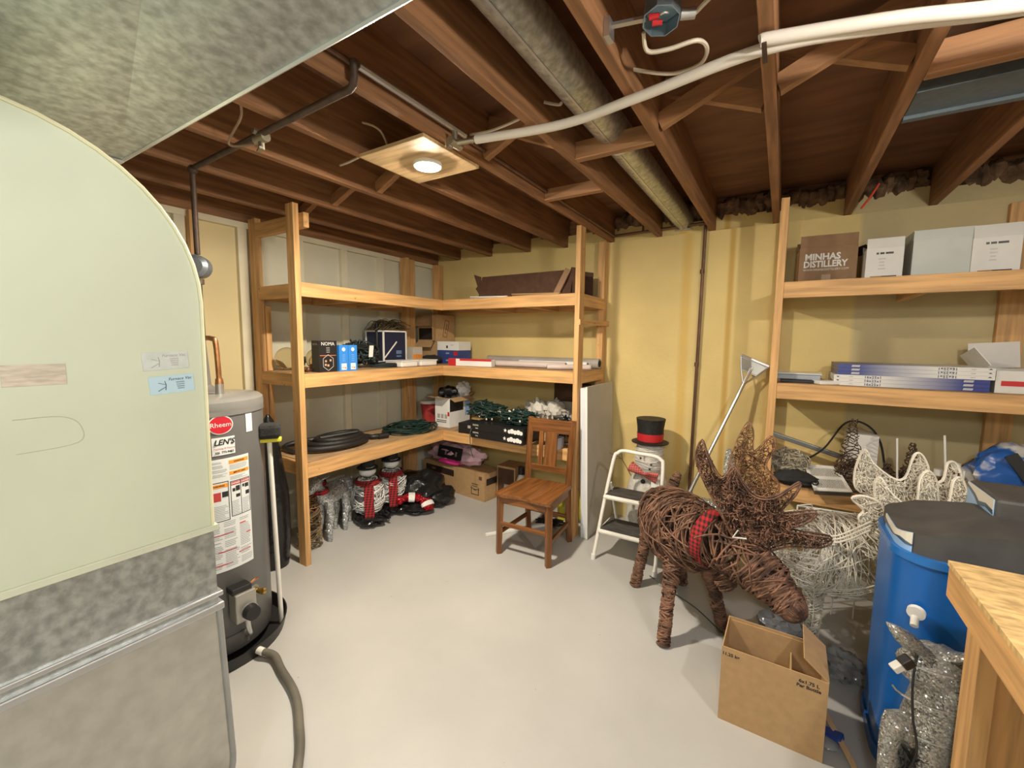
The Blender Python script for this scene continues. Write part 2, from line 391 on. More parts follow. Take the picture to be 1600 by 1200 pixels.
# ------------------------------------------------------------------ lumber shelving
def plank(parent, name, x0, x1, y0, y1, z0, z1, ax, m=None):
    return MB().box(x0, x1, y0, y1, z0, z1).build(name, m or pine(ax), parent, bevel=0.002)
def build_corner_shelf():
    t = thing('storage_shelf', (-2.6, 2.98, 0), 'L-shaped raw lumber shelving filling the left corner', 'shelf')
    plank(t, 'post', -2.676, -2.597, 1.600, 1.638, 0, 2.345, 2)
    plank(t, 'post', -3.198, -3.11, 1.640, 1.680, 0, 2.33, 2)
    plank(t, 'post', -3.150, -3.10, 1.681, 1.719, 0, 1.74, 2)
    plank(t, 'post', -1.310, -1.272, 2.960, 3.049, 0, 2.345, 2)
    plank(t, 'post', -1.345, -1.290, 3.505, 3.59, 0, 2.34, 2)
    plank(t, 'post', -3.198, -3.11, 3.045, 3.085, 0, 2.30, 2)
    plank(t, 'post', -3.198, -3.15, 3.086, 3.20, 0, 2.30, 2)
    plank(t, 'post', -3.198, -3.12, 3.505, 3.59, 0, 2.30, 2)
    for k, zt in enumerate((1.868, 1.283, 0.684)):
        zb = zt - 0.089
        plank(t, 'front_beam', -2.638, -2.598, 1.639, 3.016, zb, zt, 1)
        plank(t, 'front_beam', -2.596, -1.312, 2.978, 3.016, zb, zt, 0)
        plank(t, 'end_beam', -3.108, -2.64, 1.640, 1.678, zb, zt - 0.002, 0)
        plank(t, 'end_beam', -1.312, -1.274, 3.05, 3.503, zb, zt - 0.002, 1)
        plank(t, 'ledger', -3.198, -3.16, 1.72, 3.044, zb, zt - 0.014, 1)
        plank(t, 'ledger', -3.11, -1.346, 3.562, 3.598, zb, zt - 0.014, 0)
        ys = [1.68, 2.10, 2.52, 3.017]
        for i in range(3): plank(t, 'shelf_board', -3.158, -2.64, ys[i] + 0.002, ys[i + 1] - 0.002, zt - 0.013, zt + 0.001, 1, M_ply)
        xs = [-3.109, -2.64, -2.20, -1.75, -1.314]
        for i in range(4): plank(t, 'shelf_board', xs[i] + 0.002, xs[i + 1] - 0.002, 3.018, 3.56, zt - 0.013, zt + 0.001, 0, M_ply)
        for y in (2.1, 2.52): plank(t, 'support', -3.158, -2.64, y - 0.019, y + 0.019, zb, zt - 0.0135, 0)
        for x in (-2.2, -1.75): plank(t, 'support', x - 0.019, x + 0.019, 3.018, 3.56, zb, zt - 0.0135, 1)
    plank(t, 'top_brace', -3.108, -2.548, 1.6385, 1.676, 2.20, 2.289, 0)
    MB().beam((-1.268, 2.96, 1.655), (-1.268, 3.57, 1.665), 0.012, 0.04).build('side_brace', pine(1), t)
build_corner_shelf()
def build_right_shelf():
    t = thing('storage_shelf', (0.6, 3.3, 0), 'raw lumber shelving on the right half of the yellow wall', 'shelf')
    plank(t, 'post', -0.053, -0.012, 3.0, 3.089, 0, 2.345, 2)
    plank(t, 'post', -0.053, -0.012, 3.505, 3.594, 0, 2.335, 2)
    plank(t, 'post', 1.03, 1.14, 3.555, 3.595, 0, 2.30, 2)
    plank(t, 'post', 1.45, 1.488, 3.04, 3.129, 0, 2.345, 2)
    plank(t, 'post', 2.40, 2.438, 3.04, 3.129, 0, 2.345, 2)
    for zt, d in ((1.868, 0), (1.277, 0), (0.668, 0)):
        zb = zt - 0.092
        plank(t, 'front_beam', -0.011, 2.44, 3.0, 3.038, zb, zt, 0)
        plank(t, 'end_beam', -0.05, -0.012, 3.09, 3.504, zb, zt - 0.002, 1)
        plank(t, 'ledger', -0.011, 2.44, 3.557, 3.594, zb - 0.03, zt - 0.045, 0) if False else None
        xs = [-0.011, 0.6, 1.22, 1.84, 2.44]
        for i in range(4): plank(t, 'shelf_board', xs[i] + 0.002, xs[i + 1] - 0.002, 3.04, 3.553, zt - 0.013, zt + 0.001, 0, M_ply)
        for x in (0.6, 1.22, 1.84): plank(t, 'support', x - 0.019, x + 0.019, 3.04, 3.553, zb, zt - 0.0135, 1)
build_right_shelf()

# ------------------------------------------------------------------ ducts
XD = -1.35
def build_return_drop():
    t = thing('return_air_duct', (-1.65, 0.2, 0), 'tall return air duct with cream painted curved elbow at left edge', 'duct')
    k = XD / -1.3
    def yz(y, z): return (y * k, 1.51 + (z - 1.51) * k)
    m_cr = mat('duct_cream', (0.68, 0.72, 0.56), var=0.04, scale=3, rough=0.5, bump=0.05, detail=6)
    m_lo = mat('galvanised_clean', (0.56, 0.55, 0.50), var=0.08, scale=22, rough=0.32, metal=0.75, detail=8)
    yh = 0.558; zt = 1.985; rr = 0.38; zb = 0.968
    pol = [(yh - 0.004, zb)]
    for i in range(13):
        a = R(90 * i / 12); pol.append((yh - rr + rr * math.cos(a), zt - rr + rr * math.sin(a)))
    pol += [(-1.2, zt), (-1.2, 1.45)]
    for i in range(7):
        a = R(90 - 90 * i / 6); pol.append((-0.35 + 0.2 * math.cos(a), 1.25 + 0.2 * math.sin(a)))
    pol.append((-0.15, zb))
    up = MB().prism(pol, 'x', -1.85, XD).build('upper_elbow', m_cr, t)
    rim = MB().tube([(XD + 0.003, y, z) for y, z in pol[:15]], 0.0045, 6)
    rim.build('edge_seam', mat('seam_cream', (0.78, 0.74, 0.5), var=0.05, rough=0.45), up, smooth=True)
    MB().box(-1.846, XD - 0.004, -0.15, yh, 0.74, zb).build('collar', M_galv, t)
    MB().box(-1.856, XD + 0.008, -0.16, yh + 0.008, zb - 0.006, zb + 0.012).build('cap_flange', mat('flange_cream', (0.7, 0.72, 0.56), var=0.05, rough=0.4), t, bevel=0.002)
    MB().box(-1.85, XD + 0.006, -0.16, yh + 0.012, 0.762, 0.776).build('slip_strip', M_alu, t, bevel=0.003)
    MB().box(-1.85, XD + 0.010, -0.16, yh + 0.012, 0.722, 0.744).build('slip_strip', M_alu, t, bevel=0.004)
    # lower elbow: heel curves back at the floor
    pl = [(-0.15, 0.735), (yh, 0.735)]
    for i in range(11):
        a = R(-70 * i / 10); pl.append((yh - 0.22 + 0.235 * math.cos(a), 0.245 + 0.235 * math.sin(a)))
    pl += [(0.2, 0.0), (-1.2, 0.0), (-1.2, 0.4), (-0.25, 0.45)]
    lo = MB().prism(pl, 'x', -1.846, XD - 0.002).build('lower_elbow', m_lo, t)
    MB().tube([(XD, y, z) for y, z in pl[1:13]], 0.008, 8).build('edge_seam', mat('seam_grey', (0.35, 0.35, 0.34), var=0.1, rough=0.5, metal=0.3), lo, smooth=True)
    # service cards stuck on the elbow cheek
    def card(y0, y1, z0, z1, m, tilt, nm='service_card'):
        yc, zc = (y0 + y1) / 2, (z0 + z1) / 2
        T = Matrix.Translation((XD + 0.0012, yc, zc)) @ Matrix.Rotation(R(tilt), 4, 'X')
        hy, hz = (y1 - y0) / 2, (z1 - z0) / 2
        c = MB(T).box(-0.0006, 0.0006, -hy, hy, -hz, hz).build(nm, m, t)
        return c, T, hy, hz
    m_cy = mat('card_blue', (0.55, 0.75, 0.85), var=0.02, rough=0.5)
    m_cw = mat('card_white', (0.66, 0.70, 0.66), var=0.06, scale=40, rough=0.6)
    for (y0, y1, z0, z1, m, im) in ((0.432, 0.530, 1.366, 1.412, m_cy, M_ink), (0.421, 0.520, 1.428, 1.473, m_cw, mat('faded_ink', (0.42, 0.36, 0.36), var=0))):
        c, T, hy, hz = card(y0, y1, z0, z1, m, 3)
        text('Furnace Vac', 0.0105, im, face_T(T, 0.0011, 0.018, 0.013, 'right'), c, shear=0.3)
        for q in range(4):
            text('lllllllllllllllll'[:16 - q], 0.0045, im, face_T(T, 0.0011, 0.018, 0.004 - q * 0.0055, 'right'), c, name='small_print', space=1.1)
        fig = MB(T); 
        for a, b_ in (((-0.030, 0.006), (-0.014, 0.0)), ((-0.016, 0.010), (-0.014, 0.0)), ((-0.014, 0.0), (-0.016, -0.014)), ((-0.016, -0.006), (-0.032, -0.015))):
            fig.beam((0.0011, *a), (0.0011, *b_), 0.0015, 0.0008)
        fig.build('logo_figure', im if im is not M_ink else M_ink, c)
    card(0.19, 0.285, 1.405, 1.450, mat('tape_residue', (0.66, 0.57, 0.46), var=0.15, scale=30, stretch=(1, 1, 6), rough=0.8), 0, 'tape_residue')
    for pts in ([(0.20, 1.335), (0.27, 1.333), (0.30, 1.31), (0.295, 1.27), (0.20, 1.262)],):
        MB().tube([(XD + 0.0008, y, z) for y, z in spline([(a, b, 0) for a, b in pts], 6) for y, z in [(y, z)]] if False else [(XD + 0.0006, p.x, p.y) for p in spline([(a, b, 0) for a, b in pts], 6)], 0.0009, 4).build('glue_ring', mat('glue_old', (0.61, 0.64, 0.48), var=0.1, rough=0.7), t)
build_return_drop()
def build_trunk():
    t = thing('supply_trunk_duct', (-0.9, 0.2, 2.07), 'wide galvanised trunk duct crossing overhead at upper left', 'duct')
    z0, z1, y0, y1 = 2.068, 2.335, -0.18, 0.553
    for x0, x1 in ((-3.19, -1.82), (-1.82, 0.9)):
        xc, yc = (x0 + x1) / 2 + 0.1, 0.19
        V = [(x0, y0, z0), (x1, y0, z0), (x1, y1, z0), (x0, y1, z0), (xc, yc, z0 + 0.055), (x0, y0, z1), (x1, y0, z1), (x1, y1, z1), (x0, y1, z1)]
        F = [(0, 4, 1), (1, 4, 2), (2, 4, 3), (3, 4, 0), (5, 6, 7, 8), (0, 1, 6, 5), (1, 2, 7, 6), (2, 3, 8, 7), (3, 0, 5, 8)]
        MB().add(V, F).build('duct_section', M_galv, t)
    MB().tube([(-3.19, y1 + 0.002, z0), (0.9, y1 + 0.002, z0)], 0.006, 6).build('corner_seam', M_alu, t, smooth=True)
    MB().box(-1.835, -1.805, y0 - 0.004, y1 + 0.004, z0 - 0.008, z0).build('drive_cleat', M_alu, t, bevel=0.002)
build_trunk()
def build_round_duct():
    t = thing('round_duct', (-0.69, 1.6, 2.45), 'round galvanised duct running between two ceiling joists', 'duct')
    MB().cyl((-0.70, -0.5, 2.452), (-0.70, 3.61, 2.452), 0.072, n=28).build('pipe', M_galv, t, smooth=True)
    MB().beam((-0.695, -0.5, 2.3795), (-0.695, 3.61, 2.3795), 0.008, 0.004).build('lock_seam', M_alu, t)
    MB().beam((-0.70, 3.595, 2.38), (-0.70, 3.64, 2.38), 0.12, 0.01).build('end_flange', M_alu, t)
    MB().lathe((-0.70, 0, 0), [(0.0735, 0), (0.0735, 0.001)], 8) if False else None
    c = MB()
    for k in range(-4, 5):
        a = R(-90 + k * 10)
        c.beam((-0.70 + 0.0745 * math.cos(a), 1.97, 2.452 + 0.0745 * math.sin(a)), (-0.70 + 0.0745 * math.cos(a), 2.04, 2.452 + 0.0745 * math.sin(a)), 0.016, 0.002, (math.cos(a), 0, math.sin(a)))
    c.build('foil_tape', M_pwhite, t)
    p = thing('joist_panning', (0.5, 2.3, 2.34), 'bluish sheet metal panning fixed between joists at upper right', 'duct')
    MB().box(0.33, 0.698, 2.02, 2.20, 2.352, 2.47).build('pan', mat('sheet_blue_grey', (0.13, 0.16, 0.18), var=0.1, scale=40, rough=0.45, metal=0.6), p, bevel=0.004)
    MB().box(0.33, 1.09, 2.195, 2.225, 2.34, 2.36).build('flange', mat('sheet_blue_grey', (0, 0, 0)), p)
    MB().box(0.739, 1.09, 2.02, 2.20, 2.352, 2.47).build('pan', mat('sheet_blue_grey', (0, 0, 0)), p, bevel=0.004)
build_round_duct()

# ------------------------------------------------------------------ pipes, wires and the lamp
def build_services():
    t = thing('ceiling_light', (-1.456, 1.57, 2.34), 'lit round LED light on a plywood square between joists', 'light')
    MB().box(-1.675, -1.283, 1.36, 1.74, 2.331, 2.3465).build('mounting_board', wood('board_pine', (0.60, 0.42, 0.22), 0, knots=False), t, bevel=0.002)
    MB().lathe((-1.456, 1.57, 2.287), [(0.0590, 0.0275), (0.064, 0.028), (0.066, 0.044)], 28).build('trim_ring', M_pwhite, t, smooth=True)
    MB().lathe((-1.456, 1.57, 2.308), [(0.01, 0), (0.038, 0.001), (0.053, 0.004), (0.058, 0.0125)], 24).build('diffuser', mat('led_glow', (1.0, 0.88, 0.70), var=0, emit=LED_STRENGTH), t, smooth=True)
    MB().tube(spline([(-1.62, 1.50, 2.36), (-1.60, 1.42, 2.45), (-1.70, 1.38, 2.50)], 6), 0.005, 6).build('feed_wire', mat('wire_cream', (0.62, 0.5, 0.34), var=0.05), t, smooth=True)
    # gas pipe across the joists, then down to the heater
    g = thing('gas_pipe', (-2.47, 1.02, 1.25), 'dark iron gas pipe under the joists dropping behind the water heater', 'pipe')
    MB().tube([(-1.218, 0.975, 2.40), (-1.218, 0.977, 2.35), (-1.228, 0.98, 2.33), (-1.25, 0.985, 2.325), (-2.44, 1.02, 2.325)], 0.0125, 10).build('run', M_iron, g, smooth=True)
    MB().tube([(-2.47, 1.02, 2.30), (-2.47, 1.02, 1.92)], 0.0125, 10).build('drop', M_iron, g, smooth=True)
    MB().ell((-2.465, 1.02, 2.318), 0.022, 0.022, 0.022, 12, 8).build('elbow', M_iron, g, smooth=True)
    MB().tube(spline([(-2.47, 1.02, 1.80), (-2.46, 1.015, 1.70), (-2.42, 1.0, 1.50), (-2.41, 0.99, 1.262)], 6), 0.013, 10).build('drop', M_iron, g, smooth=True)
    MB().cyl((-2.47, 1.02, 1.775), (-2.47, 1.02, 1.80), 0.022, n=12).build('union', M_iron, g, smooth=True)
    d = MB(); d.tube([(-2.50, 1.04, 1.86), (-2.45, 1.0, 1.86)], [0.055, 0.055], 24); d.tube([(-2.452, 1.0016, 1.86), (-2.438, 0.99, 1.86)], [0.055, 0.035], 24)
    d.build('regulator', mat('regulator_grey', (0.20, 0.22, 0.25), var=0.05, rough=0.4, metal=0.5), g, smooth=True)
    v = MB(); v.cyl((-1.80, 1.01, 2.315), (-1.87, 1.01, 2.315), 0.02, n=12); v.cyl((-1.835, 1.01, 2.315), (-1.835, 1.01, 2.27), 0.012, n=10); v.beam((-1.86, 1.01, 2.27), (-1.80, 0.99, 2.265), 0.014, 0.008); v.cyl((-1.84, 1.03, 2.33), (-1.84, 0.98, 2.335), 0.012, n=10)
    v.build('shutoff_valve', mat('brass_dull', (0.42, 0.38, 0.28), var=0.1, rough=0.4, metal=0.8), g, smooth=True)
    MB().tube(spline([(-1.72, 0.86, 2.40), (-1.80, 0.92, 2.36), (-1.99, 0.96, 2.31), (-1.90, 1.0, 2.30), (-1.84, 1.01, 2.30)], 8), 0.005, 6).build('earth_wire', mat('wire_brown', (0.30, 0.2, 0.13), var=0.1), g, smooth=True)
    # thin pipe along a joist, over the wall and down it
    c = thing('copper_pipe', (-0.55, 3.56, 0.0), 'dark copper pipe along a joist then down the yellow wall', 'pipe')
    MB().tube([(-1.235, 0.5, 2.40), (-1.235, 3.555, 2.385)], 0.009, 8).build('run', mat('pipe_dark_copper', (0.16, 0.09, 0.06), var=0.2, rough=0.45, metal=0.6), c, smooth=True)
    MB().tube([(-1.235, 3.565, 2.385), (-0.545, 3.565, 2.40)], 0.011, 8).build('run', mat('pipe_dark_copper', (0, 0, 0)), c, smooth=True)
    MB().tube([(-0.537, 3.565, 2.395), (-0.546, 3.57, 1.5), (-0.556, 3.575, 0.45), (-0.556, 3.575, 0.0)], 0.012, 8).build('drop', mat('pipe_dark_copper', (0, 0, 0)), c, smooth=True)
    for z in (2.03, 1.33): MB().cyl((-0.541 - (2.4 - z) * .008, 3.568, z), (-0.541 - (2.4 - z) * .008, 3.568, z + 0.03), 0.0165, n=10).build('coupling', mat('pipe_dark_copper', (0, 0, 0)), c, smooth=True)
    MB().ell((-0.541, 3.565, 2.398), 0.018, 0.018, 0.018, 10, 8).build('elbow', mat('pipe_dark_copper', (0, 0, 0)), c, smooth=True)
    MB().box(-0.585, -0.56, 3.56, 3.598, 2.39, 2.41).build('pipe_clamp', M_iron, c)
    MB().tube([(-1.0, 3.565, 2.39), (-1.0, 3.565, 2.50)], 0.009, 8).build('branch', mat('pipe_dark_copper', (0, 0, 0)), c, smooth=True)
    MB().tube([(-1.225, 1.0, 2.397), (-1.225, 1.56, 2.397)], 0.012, 8).build('sleeve', M_alu, c, smooth=True)
    # white plastic pipes
    m_pex = mat('pex_white', (0.74, 0.68, 0.60), var=0.02, rough=0.35)
    for dz, dy, st, lab in ((0, 0, -1.15, 'long bowed white plastic pipe slung under the joists from a brass fitting'), (-0.012, -0.03, -0.10, 'second white plastic pipe beside the bowed one at upper right')):
        P = [(-1.105, 1.475, 2.322), (-0.75, 1.535, 2.318), (-0.45, 1.50, 2.318), (-0.09, 1.443, 2.318), (0.194, 1.495, 2.31), (0.437, 1.56, 2.30), (0.9, 1.66, 2.29), (1.6, 1.8, 2.29)]
        if st > -1: P = [(-0.10, 1.408, 2.322), (-0.06, 1.415, 2.322), (0.194, 1.46, 2.305), (0.437, 1.525, 2.288), (0.9, 1.62, 2.27), (1.6, 1.76, 2.27)]
        h = thing('plastic_pipe', P[0], lab, 'pipe')
        MB().tube(spline(P, 8), 0.0165, 12).build('pipe', m_pex, h, smooth=True)
        if st < -1:
            MB().cyl((-1.19, 1.46, 2.322), (-1.115, 1.473, 2.322), 0.011, n=10).build('fitting', mat('brass_dull', (0, 0, 0)), h, smooth=True)
            v = MB(); v.cyl((-1.20, 1.425, 2.322), (-1.20, 1.495, 2.322), 0.017, n=12); v.cyl((-1.20, 1.458, 2.322), (-1.20, 1.458, 2.37), 0.012, n=10); v.cyl((-1.215, 1.44, 2.30), (-1.215, 1.44, 2.335), 0.016, n=10)
            v.build('valve', mat('brass_dull', (0, 0, 0)), h, smooth=True)
        else:
            MB().box(-0.095, -0.083, 1.38, 1.475, 2.2965, 2.3005).build('strap', M_iron, h)
    # electrical box
    j = thing('junction_box', (-0.33, 1.27, 2.40), 'open round metal junction box with red wire nuts', 'junction box')
    jb = MB(); T = TR((-0.33, 1.27, 2.372), rx=-12)
    o = MB(T).lathe((0, 0, 0), [(0.047, 0.0), (0.05, 0.0), (0.05, 0.045), (0.001, 0.045), (0.001, 0.043), (0.047, 0.043)], 8, caps=False); o.build('box', mat('box_blue_steel', (0.35, 0.45, 0.52), var=0.1, rough=0.35, metal=0.8), j)
    for x, y, a in ((-0.012, 0.01, 20), (-0.015, -0.012, 10)):
        T2 = T @ TR((x, y, 0.010), rz=a)
        MB(T2).tube([(-0.014, 0, 0), (0.012, 0, 0)], [0.008, 0.006], 8).build('wire_nut', M_red, j, smooth=True)
    MB(T).tube(spline([(0.0, -0.01, 0.01), (0.012, -0.016, 0.006), (0.02, -0.008, 0.01), (0.012, 0.0, 0.02)], 5), 0.0025, 5).build('white_wire', M_pwhite, j, smooth=True)
    MB().beam((-0.46, 1.235, 2.385), (-0.37, 1.265, 2.39), 0.016, 0.008).build('bracket', M_alu, j)
    MB().box(-0.472, -0.455, 1.215, 1.255, 2.35, 2.40).build('bracket_foot', M_alu, j)
    MB().cyl((-0.285, 1.29, 2.385), (-0.25, 1.305, 2.385), 0.014, n=10).build('connector', M_alu, j, smooth=True)
    m_nm = mat('cable_white', (0.66, 0.58, 0.46), var=0.04, rough=0.5)
    for nm, P, lab in (
        ('electrical_cable', [(-0.385, 1.30, 2.38), (-0.385, 1.345, 2.355), (-0.33, 1.36, 2.35), (-0.255, 1.38, 2.36), (-0.24, 1.45, 2.37), (-0.27, 1.53, 2.38), (-0.34, 1.56, 2.39), (-0.40, 1.55, 2.40), (-0.475, 1.50, 2.41)], 'white cable looping down from the junction box'),
        ('electrical_cable', [(-0.25, 1.305, 2.385), (-0.18, 1.30, 2.42), (-0.07, 1.33, 2.45)], 'short white cable leaving the junction box to the right'),
        ('electrical_cable', [(-1.245, 1.62, 2.43), (-1.13, 1.62, 2.42), (-1.0, 1.62, 2.43), (-0.905, 1.60, 2.44)], 'pale cable crossing the joist bay right of the lamp'),
        ('electrical_cable', [(-0.855, 1.59, 2.45), (-0.80, 1.60, 2.43), (-0.775, 1.58, 2.42)], 'short pale cable beside the round duct'),
        ('electrical_cable', [(-2.05, 1.54, 2.43), (-1.95, 1.52, 2.42), (-1.82, 1.50, 2.42), (-1.725, 1.49, 2.43)], 'pale cable end poking into the bay left of the lamp'),
    ):
        tag(MB().tube(spline(P, 6), 0.006, 6).build(nm, m_nm, smooth=True), lab, 'cable')
    tag(MB().tube([(0.36, 3.45, 2.34), (0.40, 3.40, 2.40), (0.43, 3.40, 2.46)], 0.006, 6).build('extension_cord', mat('cord_orange', (0.75, 0.08, 0.03), var=0), smooth=True), 'orange cord end hanging from the joist above the right shelf', 'cable')
build_services()

# ------------------------------------------------------------------ water heater
HC = Vector((-2.353, 0.931, 0)); HR = 0.271
def hpt(ang, z, r=HR):
    """point on the tank: ang in degrees from the direction to the viewer, positive to the image right"""
    base = math.atan2(-0.931, 2.353) + R(ang + 19)
    return Vector((HC.x + r * math.cos(base), HC.y + r * math.sin(base), z))
def hpatch(mb, a0, a1, z0, z1, r, n=8):
    V = []; F = []
    for i in range(n + 1):
        a = a0 + (a1 - a0) * i / n
        V += [hpt(a, z0, r), hpt(a, z1, r), hpt(a, z0, r - 0.0008), hpt(a, z1, r - 0.0008)]
    for i in range(n):
        b, c = i * 4, i * 4 + 4
        F += [(b, c, c + 1, b + 1), (b + 2, b + 3, c + 3, c + 2), (b + 1, c + 1, c + 3, b + 3), (b, b + 2, c + 2, c)]
    return mb.add(V, F)
def htext(s, size, m, ang, z, parent, **kw):
    p = hpt(ang, z, HR + 0.0026); n = (p - Vector((HC.x, HC.y, z))).normalized(); rt = Vector((-n.y, n.x, 0))
    T = Matrix(((rt.x, 0, n.x, p.x), (rt.y, 0, n.y, p.y), (0, 1, 0, p.z), (0, 0, 0, 1)))
    return text(s, size, m, T, parent, **kw)
def build_heater():
    t = thing('water_heater', HC, 'grey cylindrical water heater standing in a black drain pan', 'water heater')
    m_t = mat('tank_grey', (0.14, 0.14, 0.142), var=0.04, rough=0.35)
    c = (HC.x, HC.y, 0)
    MB().lathe(c, [(0.262, 0.045), (HR, 0.06), (HR, 1.19)], 48).build('tank', m_t, t, smooth=True)
    MB().lathe(c, [(HR + 0.004, 1.185), (HR + 0.006, 1.2), (HR + 0.003, 1.225), (HR - 0.012, 1.238), (0.12, 1.247), (0.01, 1.248)], 48).build('top_cap', mat('cap_grey', (0.22, 0.22, 0.21), var=0.05, rough=0.25), t, smooth=True)
    MB().lathe(c, [(HR + 0.0045, 1.165), (HR + 0.0045, 1.185)], 48).build('band', mat('band_grey', (0.3, 0.3, 0.3), var=0.05, rough=0.25, metal=0.4), t, smooth=True)
    lab = mat('label_white', (0.72, 0.76, 0.78), var=0.02, rough=0.45)
    # round maker's badge
    p = hpt(-2.0, 1.128, HR + 0.0012); n = (p - Vector((c[0], c[1], p.z))).normalized(); rt = Vector((-n.y, n.x, 0))
    B = Matrix(((rt.x, 0, n.x, p.x), (rt.y, 0, n.y, p.y), (0, 1, 0, p.z), (0, 0, 0, 1)))
    MB(B).lathe((0, 0, -0.0008), [(0.0485, 0), (0.0485, 0.0014)], 32, sx=1.02, sy=0.88).build('badge', M_pwhite, t)
    bd = MB(B).lathe((0, 0, 0.0006), [(0.0445, 0), (0.0445, 0.0012)], 32, sx=1.02, sy=0.86).build('badge', mat('badge_red', (0.55, 0.02, 0.04), var=0, rough=0.35), t)
    text('Rheem', 0.030, M_pwhite, B @ Matrix.Translation((0.0, 0, 0.0022)), bd)
    l1 = hpatch(MB(), -10, 9.5, 0.992, 1.072, HR + 0.002).build('dealer_label', lab, t)
    htext("LEN'S", 0.034, M_ink, 0, 1.049, l1, bold=0.001, shear=0.25)
    htext('Plumbing & Heating', 0.011, mat('ink_red', (0.5, 0.05, 0.05), var=0), 0, 1.022, l1)
    htext('306  773-9483', 0.013, M_ink, 0, 1.004, l1, bold=0.0004)
    l2 = hpatch(MB(), -16, 23, 0.455, 0.975, HR + 0.0018, 14).build('instruction_label', lab, t)
    m_or = mat('label_orange', (0.85, 0.33, 0.04), var=0, rough=0.5); m_rd = mat('label_red', (0.5, 0.03, 0.04), var=0, rough=0.5)
    gr = mat('label_grey', (0.33, 0.35, 0.38), var=0, rough=0.6)
    e = HR + 0.0024
    for a0, a1, z0, z1, m, tx in ((3, 22, 0.945, 0.962, m_or, 'WARNING'), (3, 22, 0.895, 0.911, m_or, 'IMPORTANT'), (4, 12.4, 0.845, 0.860, m_rd, 'DANGER'), (13.4, 22, 0.845, 0.860, m_rd, 'DANGER'), (-15, 1.5, 0.845, 0.862, m_or, 'WARNING')):
        s = hpatch(MB(), a0, a1, z0, z1, e).build('label_band', m, l2)
        htext(tx, 0.010, M_ink if m is m_or else M_pwhite, (a0 + a1) / 2, (z0 + z1) / 2, l2, name='band_word', bold=0.0003)
    for a0, a1, z0, z1 in ((3.2, 22.4, 0.70, 0.862), (-15.5, 1.8, 0.69, 0.868)):
        f = MB()
        hpatch(f, a0, a1, z1, z1 + 0.003, e); hpatch(f, a0, a1, z0, z0 + 0.003, e); hpatch(f, a0, a0 + 0.6, z0, z1, e, 2); hpatch(f, a1 - 0.6, a1, z0, z1, e, 2)
        if a0 > 0: hpatch(f, 12.6, 13.2, z0, z1, e, 2)
        f.build('label_frame', M_ink, l2)
    for a0, a1, z0, z1, m in ((5, 7.5, 0.815, 0.83, M_ink), (8, 12, 0.815, 0.838, M_ink), (14.5, 16.5, 0.825, 0.838, M_ink), (17, 21, 0.82, 0.838, M_ink), (8, 12, 0.785, 0.80, M_ink), (17.5, 21.5, 0.785, 0.803, M_ink), (-14, -5, 0.785, 0.825, mat('ink_red', (0, 0, 0))), (-4, 1, 0.80, 0.825, M_ink)):
        hpatch(MB(), a0, a1, z0, z1, e, 3).build('label_picture', m, l2)
    random.seed(5)
    f = MB(); z = 0.935
    for k in range(5): hpatch(f, 3.5, random.uniform(15, 21.5), 0.918 + k * 0.005, 0.920 + k * 0.005, e, 4)
    for k in range(3): hpatch(f, 3.5, random.uniform(15, 21.5), 0.872 + k * 0.006, 0.8745 + k * 0.006, e, 4)
    for k in range(9):
        hpatch(f, 4, random.uniform(10, 12), 0.708 + k * 0.0075, 0.7105 + k * 0.0075, e, 3); hpatch(f, 14, random.uniform(19, 21.5), 0.708 + k * 0.0075, 0.7105 + k * 0.0075, e, 3)
        hpatch(f, -14.5, random.uniform(-3, 1), 0.70 + k * 0.0075, 0.7025 + k * 0.0075, e, 3)
    for k in range(15): hpatch(f, -15, random.uniform(-4, 1.5), 0.89 + k * 0.005 if k < 15 else 0, 0.892 + k * 0.005, e, 3) if k % 4 else None
    for k in range(27):
        z = 0.472 + k * 0.008
        for a0, a1 in ((-15, -5), (-4, 9), (10, 22)):
            if random.random() < 0.9: hpatch(f, a0, a1 - random.uniform(0.3, 4), z, z + 0.0028, e, 3)
    f.build('fine_print', gr, l2, kind='stuff')
    f = MB()
    for a0, a1, z in ((10, 16, 0.655), (-15, 4, 0.625), (16, 21, 0.60), (-10, 6, 0.545), (8, 20, 0.52), (-14, 2, 0.485)): hpatch(f, a0, a1, z, z + 0.005, e, 3)
    f.build('red_rules', m_rd, l2)
    hpatch(MB(), 22, 30, 1.075, 1.16, HR + 0.002, 4).build('warranty_label', lab, t)
    # gas control, drain valve and burner hatch
    T = Matrix.Translation(hpt(5, 0.28, HR)) @ Matrix.Rotation(math.atan2(-0.931, 2.353) + R(21) + R(90), 4, 'Z')
    gv = MB(T).box(-0.045, 0.045, -0.075, -0.008, -0.06, 0.075).build('gas_control', mat('control_grey', (0.42, 0.41, 0.38), var=0.05, rough=0.35, metal=0.6), t, bevel=0.005)
    MB(T).box(-0.05, 0.035, -0.06, 0.0, 0.073, 0.1).build('valve_top', M_black, t, bevel=0.004)
    MB(T).tube([(0.012, -0.073, -0.02), (0.012, -0.11, -0.02)], [0.036, 0.032], 20).build('dial', M_black, gv, smooth=True)
    MB(T).tube([(0.012, -0.0735, -0.02), (0.012, -0.078, -0.02)], 0.0375, 20).build('dial_ring', M_alu, gv, smooth=True)
    MB(T).tube(spline([(0.01, -0.05, -0.06), (0.012, -0.055, -0.11), (0.025, -0.04, -0.15), (0.03, -0.005, -0.165)], 5), 0.012, 10).build('gas_tube', M_alu, t, smooth=True)
    MB(T).tube(spline([(0.03, -0.04, 0.09), (0.06, -0.04, 0.10), (0.085, -0.01, 0.085)], 5), 0.006, 8).build('sensor_lead', M_copper, t, smooth=True)
